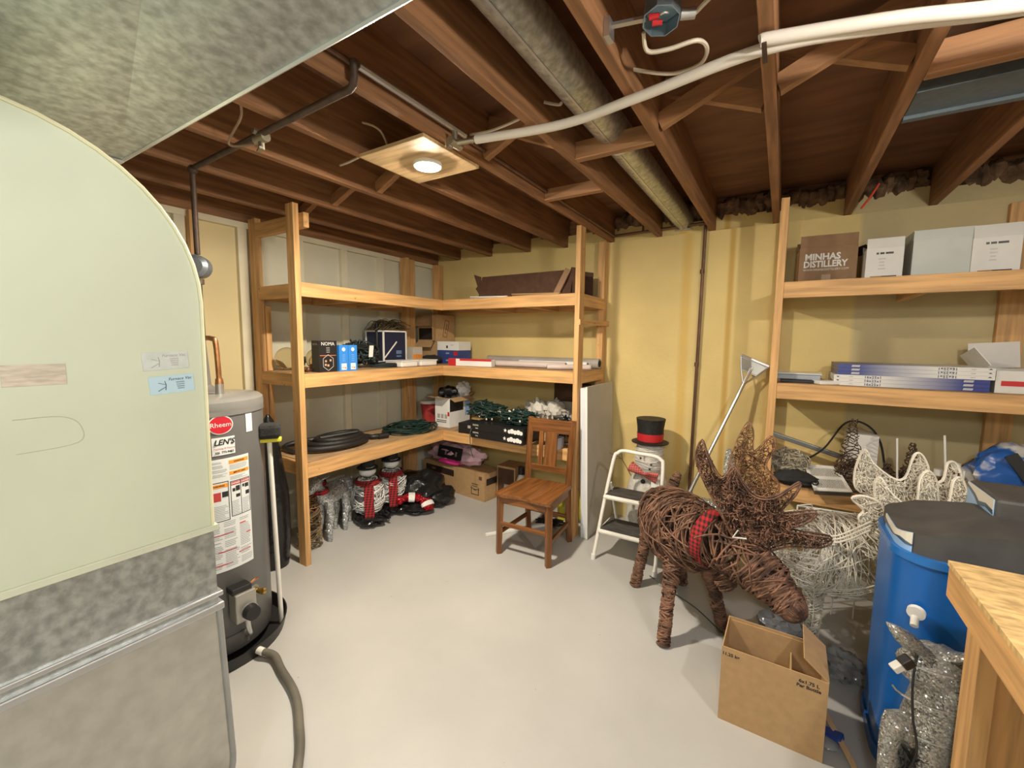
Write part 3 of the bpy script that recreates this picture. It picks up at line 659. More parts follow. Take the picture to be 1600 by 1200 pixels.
    hpatch(MB(), -8, 13, 0.07, 0.135, HR + 0.004).build('burner_hatch', mat('hatch_grey', (0.13, 0.13, 0.13), var=0.05, rough=0.4), t, bevel=0.001)
    p0 = hpt(22, 0.298, HR); p1 = hpt(22, 0.298, HR + 0.045); p2 = hpt(22, 0.298, HR + 0.02)
    b = MB(); b.cyl(p0, p2, 0.016, 0.014, 12); b.cyl(p2, p1, 0.011, 0.013, 10); b.cyl(p1, hpt(24, 0.295, HR + 0.05), 0.016, 0.016, 10)
    b.build('drain_valve', mat('brass', (0.55, 0.38, 0.12), var=0.1, rough=0.3, metal=0.9), t, smooth=True)
    MB().cyl(p0, hpt(22, 0.298, HR + 0.004), 0.026, n=16).build('valve_plate', mat('cap_grey', (0, 0, 0)), t, smooth=True)
    # draft hood, nipples and copper line on top
    MB().lathe((-2.41, 0.985, 1.245), [(0.07, 0.0), (0.07, 0.012), (0.05, 0.02), (0.035, 0.035), (0.022, 0.25)], 20).build('draft_cone', mat('cone_grey', (0.2, 0.19, 0.18), var=0.1, rough=0.5, metal=0.3), t, smooth=True)
    q = hpt(30, 1.245, 0.12)
    MB().cyl(q, q + Vector((0, 0, 0.05)), 0.018, n=14).build('nipple', M_alu, t, smooth=True)
    P = [q + Vector((0, 0, 0.05)), q + Vector((0, 0, 0.075)), q + Vector((-0.004, -0.004, 0.24)), q + Vector((-0.025, -0.012, 0.262)), q + Vector((-0.14, -0.02, 0.266)), Vector((-3.19, q.y - 0.05, q.z + 0.27))]
    MB().tube(spline(P, 5), 0.0115, 10).build('copper_line', M_copper, t, smooth=True)
    MB().cyl(q + Vector((0, 0, 0.048)), q + Vector((0, 0, 0.075)), 0.018, 0.015, 12).build('copper_coupling', M_copper, t, smooth=True)
    # pan
    t2 = thing('drain_pan', HC, 'shallow black drain pan under the water heater', 'pan')
    MB().lathe(c, [(0.30, 0.002), (0.318, 0.004), (0.335, 0.065), (0.341, 0.065), (0.325, 0.0), (0.01, 0.0)], 48, caps=False).build('rim', M_black, t2, smooth=True)
    MB().lathe(c, [(0.315, 0.001), (0.315, 0.006)], 48).build('base', M_black, t2)
    q = hpt(13, 0.035, 0.333)
    MB().cyl(q, hpt(13, 0.035, 0.37), 0.017, n=14).build('drain_fitting', M_pwhite, t2, smooth=True)
    h = [hpt(13, 0.035, 0.36), hpt(14, 0.028, 0.43), Vector((-1.83, 0.99, 0.02)), Vector((-1.65, 0.945, 0.019)), Vector((-1.50, 0.87, 0.019)), Vector((-1.36, 0.78, 0.019)), Vector((-1.1, 0.55, 0.019)), Vector((-0.9, 0.2, 0.019))]
    tag(MB().tube(spline(h, 8), 0.0165, 12).build('drain_hose', mat('hose_grey', (0.13, 0.12, 0.095), var=0.15, rough=0.6), smooth=True), 'grey drain hose running from the heater pan across the floor', 'hose')
    # a broom stick with a black padded top leaning by the heater
    b = thing('broom', (-2.17, 1.186, 0.012), 'white broom handle with black foam head leaning on the water heater', 'broom')
    P0 = Vector((-2.17, 1.186, 0.012)); P1 = Vector((-2.151, 1.155, 0.997))
    MB().cyl(P0, P1, 0.0115, n=12).build('handle', M_pwhite, b, smooth=True)
    MB().beam(P1 + Vector((-0.028, -0.044, 0.055)), P1 + Vector((0.028, 0.044, 0.055)), 0.085, 0.075).build('foam_head', mat('foam_black', (0.02, 0.02, 0.02), var=0.3, scale=60, rough=0.9, bump=0.5), b, bevel=0.02)
    MB().beam(P1 + Vector((-0.03, -0.046, 0.008)), P1 + Vector((0.03, 0.046, 0.008)), 0.05, 0.018).build('yellow_cap', mat('yellow_plastic', (0.7, 0.62, 0.05), var=0), b, bevel=0.004)
build_heater()

# ------------------------------------------------------------------ generic makers
def carton(name, label, cat, c, size, rz=0, m=None, flaps=(), group=None, hollow=True, th=0.004, parts=True):
    """box with real walls; c = centre of its base; flaps = [(side, angle above outward horizontal, length)]"""
    m = m or M_card; wd, dp, h = size; T = TR(c, rz); t = thing(name, c, label, cat, group)
    x, y = wd / 2, dp / 2
    b = MB(T)
    if hollow:
        b.box(-x, x, -y, -y + th, 0, h).box(-x, x, y - th, y, 0, h).box(-x, -x + th, -y + th, y - th, 0, h).box(x - th, x, -y + th, y - th, 0, h).box(-x + th, x - th, -y + th, y - th, 0, th)
    else: b.box(-x, x, -y, y, 0, h)
    b.build('body', m, t)
    for side, ang, ln in flaps:
        a = R(ang); dz = math.sin(a) * ln; do = math.cos(a) * ln; f = MB(T)
        if side == 'front': f.beam((0, -y, h), (0, -y - do, h + dz), wd * 0.99, th, (0, math.sin(a), math.cos(a)) if abs(math.cos(a)) > .1 else (0, 1, 0))
        if side == 'back': f.beam((0, y, h), (0, y + do, h + dz), wd * 0.99, th, (0, -math.sin(a), math.cos(a)) if abs(math.cos(a)) > .1 else (0, 1, 0))
        if side == 'left': f.beam((-x, 0, h), (-x - do, 0, h + dz), dp * 0.99, th, (math.sin(a), 0, math.cos(a)) if abs(math.cos(a)) > .1 else (1, 0, 0))
        if side == 'right': f.beam((x, 0, h), (x + do, 0, h + dz), dp * 0.99, th, (-math.sin(a), 0, math.cos(a)) if abs(math.cos(a)) > .1 else (1, 0, 0))
        f.build('flap', m, t)
    return t, T
def decal(T, parent, x0, x1, z0, z1, off, m, side='front', name='printed_panel'):
    """thin printed patch on a box side, off = distance of that side from the centre"""
    b = MB(T); e = 0.0007
    if side == 'front': b.box(x0, x1, -off - e, -off, z0, z1)
    elif side == 'right': b.box(off, off + e, x0, x1, z0, z1)
    elif side == 'left': b.box(-off - e, -off, x0, x1, z0, z1)
    elif side == 'top': b.box(x0, x1, z0, z1, off, off + e)
    return b.build(name, m, parent)
def tangle(mb, c, rad, n, r, rnd, k=5, sides=5, zmin=None, step=6):
    for i in range(n):
        P = []
        for j in range(k):
            a = rnd.uniform(0, 6.283); u = rnd.random() ** 0.5
            z = c[2] + rad[2] * rnd.uniform(-1, 1) * (1 - 0.6 * u)
            if zmin is not None: z = max(z, zmin + r)
            P.append((c[0] + rad[0] * u * math.cos(a), c[1] + rad[1] * u * math.sin(a), z))
        S = spline(P, step)
        if zmin is not None: S = [Vector((p.x, p.y, max(p.z, zmin + r))) for p in S]
        mb.tube(S, r, sides)
    return mb
def loops(mb, c, ra, rb, n, r, rnd, jit=0.12, lift=0.0, sides=6, zj=0.004, ang=0):
    for i in range(n):
        P = []; f = 1 + rnd.uniform(-jit, jit); ox, oy = rnd.uniform(-jit, jit) * ra * 0.5, rnd.uniform(-jit, jit) * rb * 0.5
        for j in range(28):
            a = 2 * math.pi * j / 28
            x, y = ra * f * math.cos(a), rb * f * math.sin(a)
            P.append((c[0] + ox + x * math.cos(ang) - y * math.sin(ang), c[1] + oy + x * math.sin(ang) + y * math.cos(ang), c[2] + r + lift * i + zj * math.sin(3 * a + i)))
        mb.tube(P, r, sides, closed=True)
    return mb
def chain_at(ch, t):
    n = len(ch) - 1; x = min(max(t, 0), 0.9999) * n; i = int(x); f = x - i
    a, b = ch[i], ch[i + 1]
    p = Vector(a[:3]).lerp(Vector(b[:3]), f); r = a[3] + (b[3] - a[3]) * f
    return p, r, (Vector(b[:3]) - Vector(a[:3])).normalized()
def wrap(mb, ch, n, r, rnd, turns=(0.6, 1.6), dt=(-0.35, 0.35), steps=16, jit=0.10, sides=4, ends=True):
    """wind strands round a tapering chain of (x, y, z, radius)"""
    for i in range(n):
        t0 = rnd.random(); th = rnd.uniform(0, 6.283); d = rnd.uniform(*dt); tu = rnd.uniform(*turns) * rnd.choice((-1, 1)); P = []
        ph = rnd.uniform(0, 6.28); off = rnd.uniform(-jit, jit)
        for j in range(steps + 1):
            s = j / steps; t = t0 + d * (s - 0.5)
            p, rr, ax = chain_at(ch, t)
            if ends:
                e = min(max(t, 0), 1); cap = 1.0
                if t < 0.0 or t > 1.0: cap = 0.55
                rr *= cap
            u = ax.orthogonal() if abs(ax.z) > 0.95 else ax.cross(Vector((0, 0, 1))); u.normalize(); v = ax.cross(u)
            a = th + tu * 6.283 * s
            rr *= 1 + off + jit * 0.6 * math.sin(5 * s + ph)
            P.append(p + u * rr * math.cos(a) + v * rr * math.sin(a))
        mb.tube(P, r * rnd.uniform(0.7, 1.25), sides, caps=False)
    return mb
def caps(mb, p, d, rad, n, r, rnd, sides=4):
    """strands crossing over a rounded end (hemisphere of radius rad at p looking along d)"""
    d = Vector(d).normalized(); u = d.orthogonal().normalized(); v = d.cross(u); p = Vector(p)
    for i in range(n):
        a = rnd.uniform(0, 6.283); tilt = rnd.uniform(-0.7, 0.7); P = []
        e1 = u * math.cos(a) + v * math.sin(a); e2 = d
        e3 = e1.cross(e2)
        for j in range(13):
            b = math.pi * j / 12; q = e1 * math.cos(b) + e2 * math.sin(b)
            q = (q + e3 * tilt).normalized() * rad * rnd.uniform(0.97, 1.05)
            P.append(p + q)
        mb.tube(P, r * rnd.uniform(0.7, 1.2), sides, caps=False)
    return mb
def inside(poly, x, y):
    c = False; n = len(poly)
    for i in range(n):
        x1, y1 = poly[i]; x2, y2 = poly[(i + 1) % n]
        if (y1 > y) != (y2 > y) and x < (x2 - x1) * (y - y1) / (y2 - y1) + x1: c = not c
    return c
def lace(mb, poly, to3, n, r, rnd, depth=0.02, seg=0.05, edge=1.8, sides=4):
    """an antler: outline wires on both faces and a thick tangle of short curved strands inside it"""
    xs = [p[0] for p in poly]; ys = [p[1] for p in poly]
    S = [(p.x, p.y) for p in spline([(a, b, 0) for a, b in poly], 4, closed=True)]
    for off in (-depth * 0.5, depth * 0.5):
        mb.tube([to3(x, y, off) for x, y in S], r * edge, sides, closed=True)
    made = 0; tries = 0
    while made < n and tries < n * 30:
        tries += 1
        x, y = rnd.uniform(min(xs), max(xs)), rnd.uniform(min(ys), max(ys))
        if not inside(S, x, y): continue
        a = rnd.uniform(0, 6.283); k = rnd.uniform(-30, 30); P = [(x, y)]; L = rnd.uniform(0.4, 1.4) * seg
        for j in range(7):
            a += k * L / 7; x += math.cos(a) * L / 7; y += math.sin(a) * L / 7
            if not inside(S, x, y): break
            P.append((x, y))
        if len(P) < 4: continue
        o = rnd.uniform(-depth, depth); ph = rnd.uniform(0, 6)
        mb.tube([to3(q[0], q[1], o + depth * 0.5 * math.sin(ph + i)) for i, q in enumerate(P)], r * rnd.uniform(0.7, 1.2), sides, caps=False); made += 1
    return mb

# ------------------------------------------------------------------ left shelf, top level
def build_left_top():
    z = 1.870; rnd = random.Random(1)
    t = thing('folded_carton', (-1.85, 3.2, z), 'long dark brown folded carton lying on the top shelf', 'cardboard')
    b = MB(); b.beam((-1.85, 3.10, z + 0.01), (-1.85, 3.16, z + 0.20), 0.88, 0.006, (0, 1, -0.3)); b.build('front_panel', M_carddk, t)
    MB().beam((-1.85, 3.165, z + 0.20), (-1.85, 3.42, z + 0.17), 0.88, 0.006).build('top_panel', M_carddk, t)
    MB().beam((-1.87, 3.09, z + 0.006), (-1.87, 3.40, z + 0.006), 0.90, 0.006).build('bottom_panel', M_carddk, t)
    MB().prism([(-2.29, z + 0.20), (-2.37, z + 0.225), (-2.33, z + 0.12), (-2.35, z + 0.10), (-2.29, z + 0.02)], 'y', 3.14, 3.146).build('end_flap', M_carddk, t)
    t = thing('folded_carton', (-1.45, 3.25, z), 'second dark brown carton leaning at the shelf post end', 'cardboard')
    MB().beam((-1.52, 3.07, z + 0.005), (-1.44, 3.12, z + 0.20), 0.012, 0.05, (1, 0, 0)).build('edge_flap', mat('card_edge', (0.28, 0.16, 0.09), var=0.1), t)
    MB().prism([(-1.50, z), (-1.34, z), (-1.34, z + 0.20), (-1.42, z + 0.215)], 'y', 3.13, 3.14).build('panel', M_carddk, t)
    MB().prism([(-1.50, z), (-1.34, z), (-1.34, z + 0.20), (-1.42, z + 0.215)], 'y', 3.38, 3.39).build('panel', M_carddk, t)
    for i, (x, y, a, lab) in enumerate(((-2.15, 3.085, 4, 'white paper sheets in front of the dark carton on the top shelf'), (-2.72, 3.22, -12, 'white papers in the inner corner of the top shelf'), (-1.68, 3.06, 3, 'thin brown board under the dark cartons on the top shelf'))):
        p = thing('paper_stack', (x, y, z), lab, 'paper')
        for k in range(3): MB(TR((x, y, z + 0.001 + k * 0.006), a + k * 5)).box(-0.17 if i < 2 else -.2, 0.17 if i < 2 else .2, -0.05, 0.06, 0, 0.004).build('sheet', M_paper if i < 2 else M_card, p)
build_left_top()

# ------------------------------------------------------------------ left shelf, middle level
def build_left_mid():
    z = 1.2845; rnd = random.Random(2)
    gl = glass('globe_glass', (0.95, 0.88, 0.72)); m_cap = mat('globe_cap', (0.15, 0.19, 0.16), var=0.2, rough=0.5)
    for (x, y, r, ang, lab) in ((-3.035, 1.785, 0.082, 40, 'clear glass globe nearest the rear post on the middle shelf'), (-2.93, 1.95, 0.078, 150, 'clear glass globe behind the front post on the middle shelf'), (-2.80, 1.875, 0.062, 60, 'small clear glass globe beside the black bulb box')):
        t = thing('glass_globe', (x, y, z), lab, 'glass globe', 'glass globes on the middle shelf')
        MB().lathe((x, y, z), [(0.006, 0.0)] + [(r * math.sin(R(a)), r - r * math.cos(R(a))) for a in range(10, 180, 10)] + [(0.006, 2 * r), (0.006, 2 * r - 0.0025)] + [((r - 0.0025) * math.sin(R(a)), r - (r - 0.0025) * math.cos(R(a))) for a in range(170, 0, -10)] + [(0.006, 0.0025), (0.006, 0.0)], 28, caps=False).build('globe', gl, t, smooth=True)
        d = Vector((math.cos(R(ang)), math.sin(R(ang)), -0.15)); p = Vector((x, y, z + r)) + d * (r - 0.004)
        MB().cyl(p, p + d * 0.04, 0.03, 0.036, 16).build('cap', m_cap, t, smooth=True)
    for k, (x, y) in enumerate(((-2.755, 1.765), (-2.80, 1.775), (-2.765, 1.80))):
        o = MB().ell((x, y, z + 0.017 + 0.02 * (k == 2)), 0.017, 0.017, 0.017, 12, 8).build('bauble', mat('bauble_copper', (0.30, 0.14, 0.08), var=0.3, rough=0.25, metal=0.6), smooth=True)
        tag(o, ('copper bauble nearest the front post', 'copper bauble farthest from the shelf edge', 'copper bauble lying on top of two others')[k], 'ornament', 'copper baubles')
    # boxed bulbs
    t, T = carton('bulb_box', 'black box of light bulbs with white lettering on the middle shelf', 'box', (-2.69, 1.85, z), (0.08, 0.14, 0.215), 0, M_black, hollow=False)
    text('NOMA', 0.034, M_pwhite, face_T(T, 0.0408, 0.0, 0.193, 'right'), t)
    for q in range(3): text('lllllllllllllll', 0.008, M_pwhite, face_T(T, 0.0408, 0.0, 0.165 - q * 0.014, 'right'), t, name='small_print')
    hx = MB(T)
    for k in range(6):
        a, b = R(60 * k + 30), R(60 * k + 90); hx.beam((0.0412, 0.045 * math.cos(a), 0.065 + 0.055 * math.sin(a)), (0.0412, 0.045 * math.cos(b), 0.065 + 0.055 * math.sin(b)), 0.004, 0.001, (1, 0, 0))
    hx.build('hexagon_print', mat('print_grey', (0.4, 0.38, 0.36), var=0), t)
    for q, (y, zz) in enumerate(((-0.018, 0.075), (0.018, 0.08), (0.0, 0.045), (-0.02, 0.05))): decal(T, t, y - 0.007, y + 0.007, zz - 0.007, zz + 0.007, 0.04, mat('print_amber', (0.6, 0.35, 0.2), var=0.2), 'right', 'bulb_picture')
    decal(T, t, -0.062, 0.062, 0.112, 0.116, 0.04, mat('print_orange', (0.7, 0.2, 0.08), var=0), 'right', 'stripe')
    text('NOMA', 0.018, mat('print_grey', (0, 0, 0)), face_T(T, 0.0, -0.0708, 0.19), t)
    m_bl = mat('pack_blue', (0.035, 0.24, 0.72), var=0.03, rough=0.4)
    for k, (y, lab) in enumerate(((1.968, 'left one of two blue bulb packs on the middle shelf'), (2.045, 'right one of two blue bulb packs on the middle shelf'))):
        t, T = carton('bulb_pack', lab, 'box', (-2.675, y, z), (0.07, 0.074, 0.185), 0, m_bl, hollow=False, group='blue bulb packs')
        b = MB(T); b.tube([(0.0350, 0, 0.155), (0.0358, 0, 0.155)], 0.014, 16); b.build('round_mark', M_paper, t)
        lb = decal(T, t, -0.02, 0.022, 0.01, 0.055, 0.035, M_paper, 'right', 'price_label')
        decal(T, t, 0.004, 0.018, 0.018, 0.028, 0.0356, mat('print_orange', (0, 0, 0)), 'right', 'label_mark'); decal(T, t, -0.016, 0.0, 0.022, 0.030, 0.0356, mat('print_grey', (0, 0, 0)), 'right', 'label_mark')
        for q in range(4): text('lllllllllll', 0.010, mat('print_paleblue', (0.3, 0.5, 0.85), var=0), face_T(T, 0.0358, 0.0, 0.115 - q * 0.014, 'right'), t, name='small_print')
    # bundle of dark light strings with a white tag
    t = thing('light_string_bundle', (-2.86, 2.28, z), 'dark bundle of wound light strings with white tag on middle shelf', 'string lights')
    b = MB(); tangle(b, (-2.86, 2.27, z + 0.12), (0.11, 0.2, 0.12), 60, 0.006, rnd, 6, 5, z); b.build('wound_cord', mat('cord_black', (0.014, 0.02, 0.02), var=0.3, rough=0.45), t, smooth=True)
    b = MB(); tangle(b, (-2.86, 2.27, z + 0.12), (0.12, 0.21, 0.13), 22, 0.0035, rnd, 4, 4, z); b.build('leaf_wire', mat('cord_teal', (0.05, 0.09, 0.10), var=0.4, rough=0.3), t, smooth=True)
    MB(TR((-2.735, 2.285, z + 0.09), 0, 0, 8)).box(-0.001, 0.001, -0.02, 0.02, 0, 0.09).build('paper_tag', M_paper, t)
    b = MB(); loops(b, (-2.80, 2.55, z), 0.09, 0.17, 5, 0.006, rnd, 0.2, 0.006)
    tag(b.build('black_cord_coil', mat('cord_black', (0, 0, 0)), smooth=True), 'flat coil of black cord before the navy case', 'cord')
    # navy case with white edges
    m_nv = mat('navy', (0.010, 0.014, 0.045), var=0.05, rough=0.5)
    t, T = carton('navy_case', 'navy blue case with white edge trim on the middle shelf', 'case', (-3.025, 2.705, z), (0.22, 0.26, 0.30), 0, m_nv, hollow=False)
    e = MB(T)
    for sx in (-0.11, 0.11):
        for sy in (-0.13, 0.13): e.box(sx - 0.006, sx + 0.006, sy - 0.006, sy + 0.006, 0, 0.306)
        e.box(sx - 0.006, sx + 0.006, -0.13, 0.13, 0.294, 0.306)
    for sy in (-0.13, 0.13): e.box(-0.11, 0.11, sy - 0.006, sy + 0.006, 0.294, 0.306).box(-0.11, 0.11, sy - 0.006, sy + 0.006, 0.03, 0.042)
    e.build('edge_trim', M_pwhite, t)
    MB(T).beam((0.1115, -0.12, 0.07), (0.1115, 0.02, 0.21), 0.012, 0.002, (1, 0, 0)).build('white_strip', M_pwhite, t)
    text('llllllll', 0.045, mat('print_paleblue', (0, 0, 0)), face_T(T, 0.1112, 0.045, 0.115, 'right'), t, sx=0.8)
    text('lllllllllllll', 0.02, mat('print_paleblue', (0, 0, 0)), face_T(T, 0.1112, 0.045, 0.08, 'right'), t, name='small_print')
    t = thing('twig_garland', (-3.0, 2.72, z + 0.307), 'tangled brown twig garland lying on the navy case', 'garland')
    b = MB(); 
    for i in range(70):
        y0 = rnd.uniform(2.52, 2.70); x0 = rnd.uniform(-3.10, -2.92); L = rnd.uniform(0.12, 0.3); h = rnd.uniform(0.02, 0.09)
        b.tube(spline([(x0, y0, z + 0.31), (x0 + rnd.uniform(-.03, .03), y0 + L * .5, z + 0.315 + h), (x0 + rnd.uniform(-.05, .05), min(y0 + L, 2.93), z + 0.312 + h * rnd.uniform(0.1, 0.9))], 4), 0.003, 4)
    b.build('twigs', mat('twig', (0.10, 0.075, 0.035), var=0.5, scale=20, rough=0.8), t)
    o = MB(); o.cyl((-2.99, 2.57, z), (-2.99, 2.57, z + 0.37), 0.014, n=12)
    tag(o.build('black_tube', M_black, smooth=True), 'upright black tube beside the navy case', 'tube')
    # corner stack
    t, T = carton('printed_box', 'small orange and navy printed box right of the navy case', 'box', (-3.0, 3.02, z), (0.10, 0.13, 0.16), 0, mat('print_cream', (0.55, 0.5, 0.42), var=0.05), hollow=False)
    decal(T, t, -0.06, 0.06, 0.03, 0.09, 0.05, mat('print_orange2', (0.8, 0.3, 0.05), var=0.2, scale=40), 'right'); decal(T, t, -0.06, 0.06, 0.0, 0.03, 0.05, m_nv, 'right')
    t, T = carton('cardboard_tray', 'plain cardboard box under the open carton on the middle shelf', 'box', (-3.05, 3.385, z), (0.23, 0.25, 0.215), 0, M_card, hollow=False)
    MB().ell((-2.93, 3.185, z + 0.04), 0.14, 0.065, 0.04, 16, 8, 0.4, 3, 4, zmin=z).build('cable_bundle', M_blackm, smooth=True)
    tag(bpy.data.objects['cable_bundle'], 'black cable bundle before the plain cardboard box', 'cable')
    m_sb = mat('carton_blue', (0.04, 0.07, 0.25), var=0.1, rough=0.5)
    zz = z
    for h, m, lab in ((0.068, m_sb, 'lowest blue box of the flat stack on the middle shelf'), (0.06, m_sb, 'middle blue box of the flat stack on the middle shelf'), (0.085, M_paper, 'white box on top of the flat blue boxes on the middle shelf')):
        t, T = carton('flat_box', lab, 'box', (-2.79, 3.37, zz), (0.265, 0.20, h), 2 if m is M_paper else -1, m, hollow=False, group='flat boxes in the corner stack'); zz += h + 0.001
        if m is M_paper: text('lllllllll', 0.02, mat('print_grey', (0, 0, 0)), face_T(T, 0.05, -0.1008, 0.05), t); decal(T, t, -0.02, 0.0, 0.02, 0.045, 0.10, M_ink, 'front', 'logo')
        else: text('llllllllllll', 0.02, M_paper, face_T(T, 0.0, -0.1008, 0.03), t, shear=0.2, sx=0.8); decal(T, t, 0.08, 0.125, 0.01, 0.05, 0.10, M_red, 'front', 'red_mark')
    t, T = carton('open_carton', 'open brown carton with dark red outlined stamp on top of the corner stack', 'box', (-3.05, 3.40, z + 0.2165), (0.24, 0.29, 0.265), 0, M_card, hollow=False)
    decal(T, t, -0.105, 0.105, 0.015, 0.13, 0.145, mat('carton_inner_shade', (0.02, 0.015, 0.012), var=0), 'front', 'opening_shade')  # flat dark patch paints the shade inside the carton mouth
    MB(T).beam((0, -0.147, 0.255), (0, -0.20, 0.15), 0.235, 0.004, (0, 1, 1)).build('flap', M_card, t)
    MB(T).beam((0.118, -0.147, 0.13), (0.16, -0.235, 0.13), 0.004, 0.25, (0, 0, 1)).build('flap', M_card, t)
    MB(T).beam((0, -0.147, 0.008), (0, -0.21, -0.06), 0.22, 0.004, (0, -1, 1)).build('flap', M_card, t)
    st = MB(T); mk = mat('print_brown', (0.16, 0.07, 0.04), var=0)
    for (y0, z0, y1, z1) in ((-0.04, 0.05, 0.02, 0.04), (0.02, 0.04, 0.06, 0.20), (0.06, 0.20, 0.0, 0.215), (0.0, 0.215, -0.04, 0.05), (0.0, 0.085, 0.02, 0.082), (0.01, 0.125, 0.03, 0.12), (0.02, 0.165, 0.035, 0.16), (-0.005, 0.08, 0.025, 0.18)):
        st.beam((0.1206, y0, z0), (0.1206, y1, z1), 0.006, 0.001, (1, 0, 0))
    st.build('outlined_stamp', mk, t)
    # white trays, rolls and tubes
    for k, (y, x, lab) in enumerate(((2.62, -2.745, 'nearer white plastic tray at the shelf corner'), (2.86, -2.745, 'white plastic tray beside the red and white carton'))):
        t = thing('plastic_tray', (x, y, z), lab, 'tray', 'white trays')
        MB(TR((x, y, z), 3 - 6 * k)).box(-0.095, 0.095, -0.1, 0.1, 0, 0.05).build('shell', M_pwhite, t, bevel=0.012)
        MB(TR((x, y, z), 3 - 6 * k)).box(-0.1, 0.1, -0.105, 0.105, 0.044, 0.054).build('rim', M_pwhite, t, bevel=0.004)
    t, T = carton('wrap_box', 'red and white carton lying in the shelf corner', 'box', (-2.36, 3.09, z), (0.44, 0.07, 0.062), 8, M_paper, hollow=False)
    decal(T, t, -0.22, -0.14, 0, 0.062, 0.035, M_red, 'front'); decal(T, t, -0.1, 0.22, 0.045, 0.062, 0.035, M_red, 'front', 'red_stripe')
    decal(T, t, -0.22, 0.22, 0.012 - 0.035, 0.035, 0.062, M_red, 'top', 'red_top')
    m_roll = mat('roll_grey', (0.38, 0.35, 0.32), var=0.06, rough=0.4); m_rp = mat('roll_pink', (0.62, 0.53, 0.50), var=0.06, rough=0.5)
    def roll(name, p, q, r, m, lab):
        t = thing(name, p, lab, 'roll'); a, b = Vector(p), Vector(q)
        MB().cyl(a, b, r, n=20).build('roll', m, t, smooth=True)
        d = (b - a).normalized()
        for s, e in ((a, -1), (b, 1)): MB().cyl(s + d * e * 0.0005, s + d * e * 0.003, r * 0.7, n=16).build('core', M_blackm, t)
    roll('wrapping_roll', (-2.42, 3.445, z + 0.043), (-1.29, 3.455, z + 0.043), 0.042, m_roll, 'long grey roll at the back of the middle shelf')
    roll('wrapping_roll', (-2.24, 3.20, z + 0.027), (-1.50, 3.24, z + 0.027), 0.026, m_rp, 'pale pink wrapping paper roll near the shelf edge')
    roll('wrapping_roll', (-1.98, 3.30, z + 0.030), (-1.36, 3.36, z + 0.030), 0.029, M_paper, 'white paper roll between the pink and grey rolls')
    roll('wrapping_roll', (-1.60, 3.10, z + 0.022), (-1.29, 3.27, z + 0.022), 0.021, m_rp, 'short pale roll beside the shelf post')
build_left_mid()

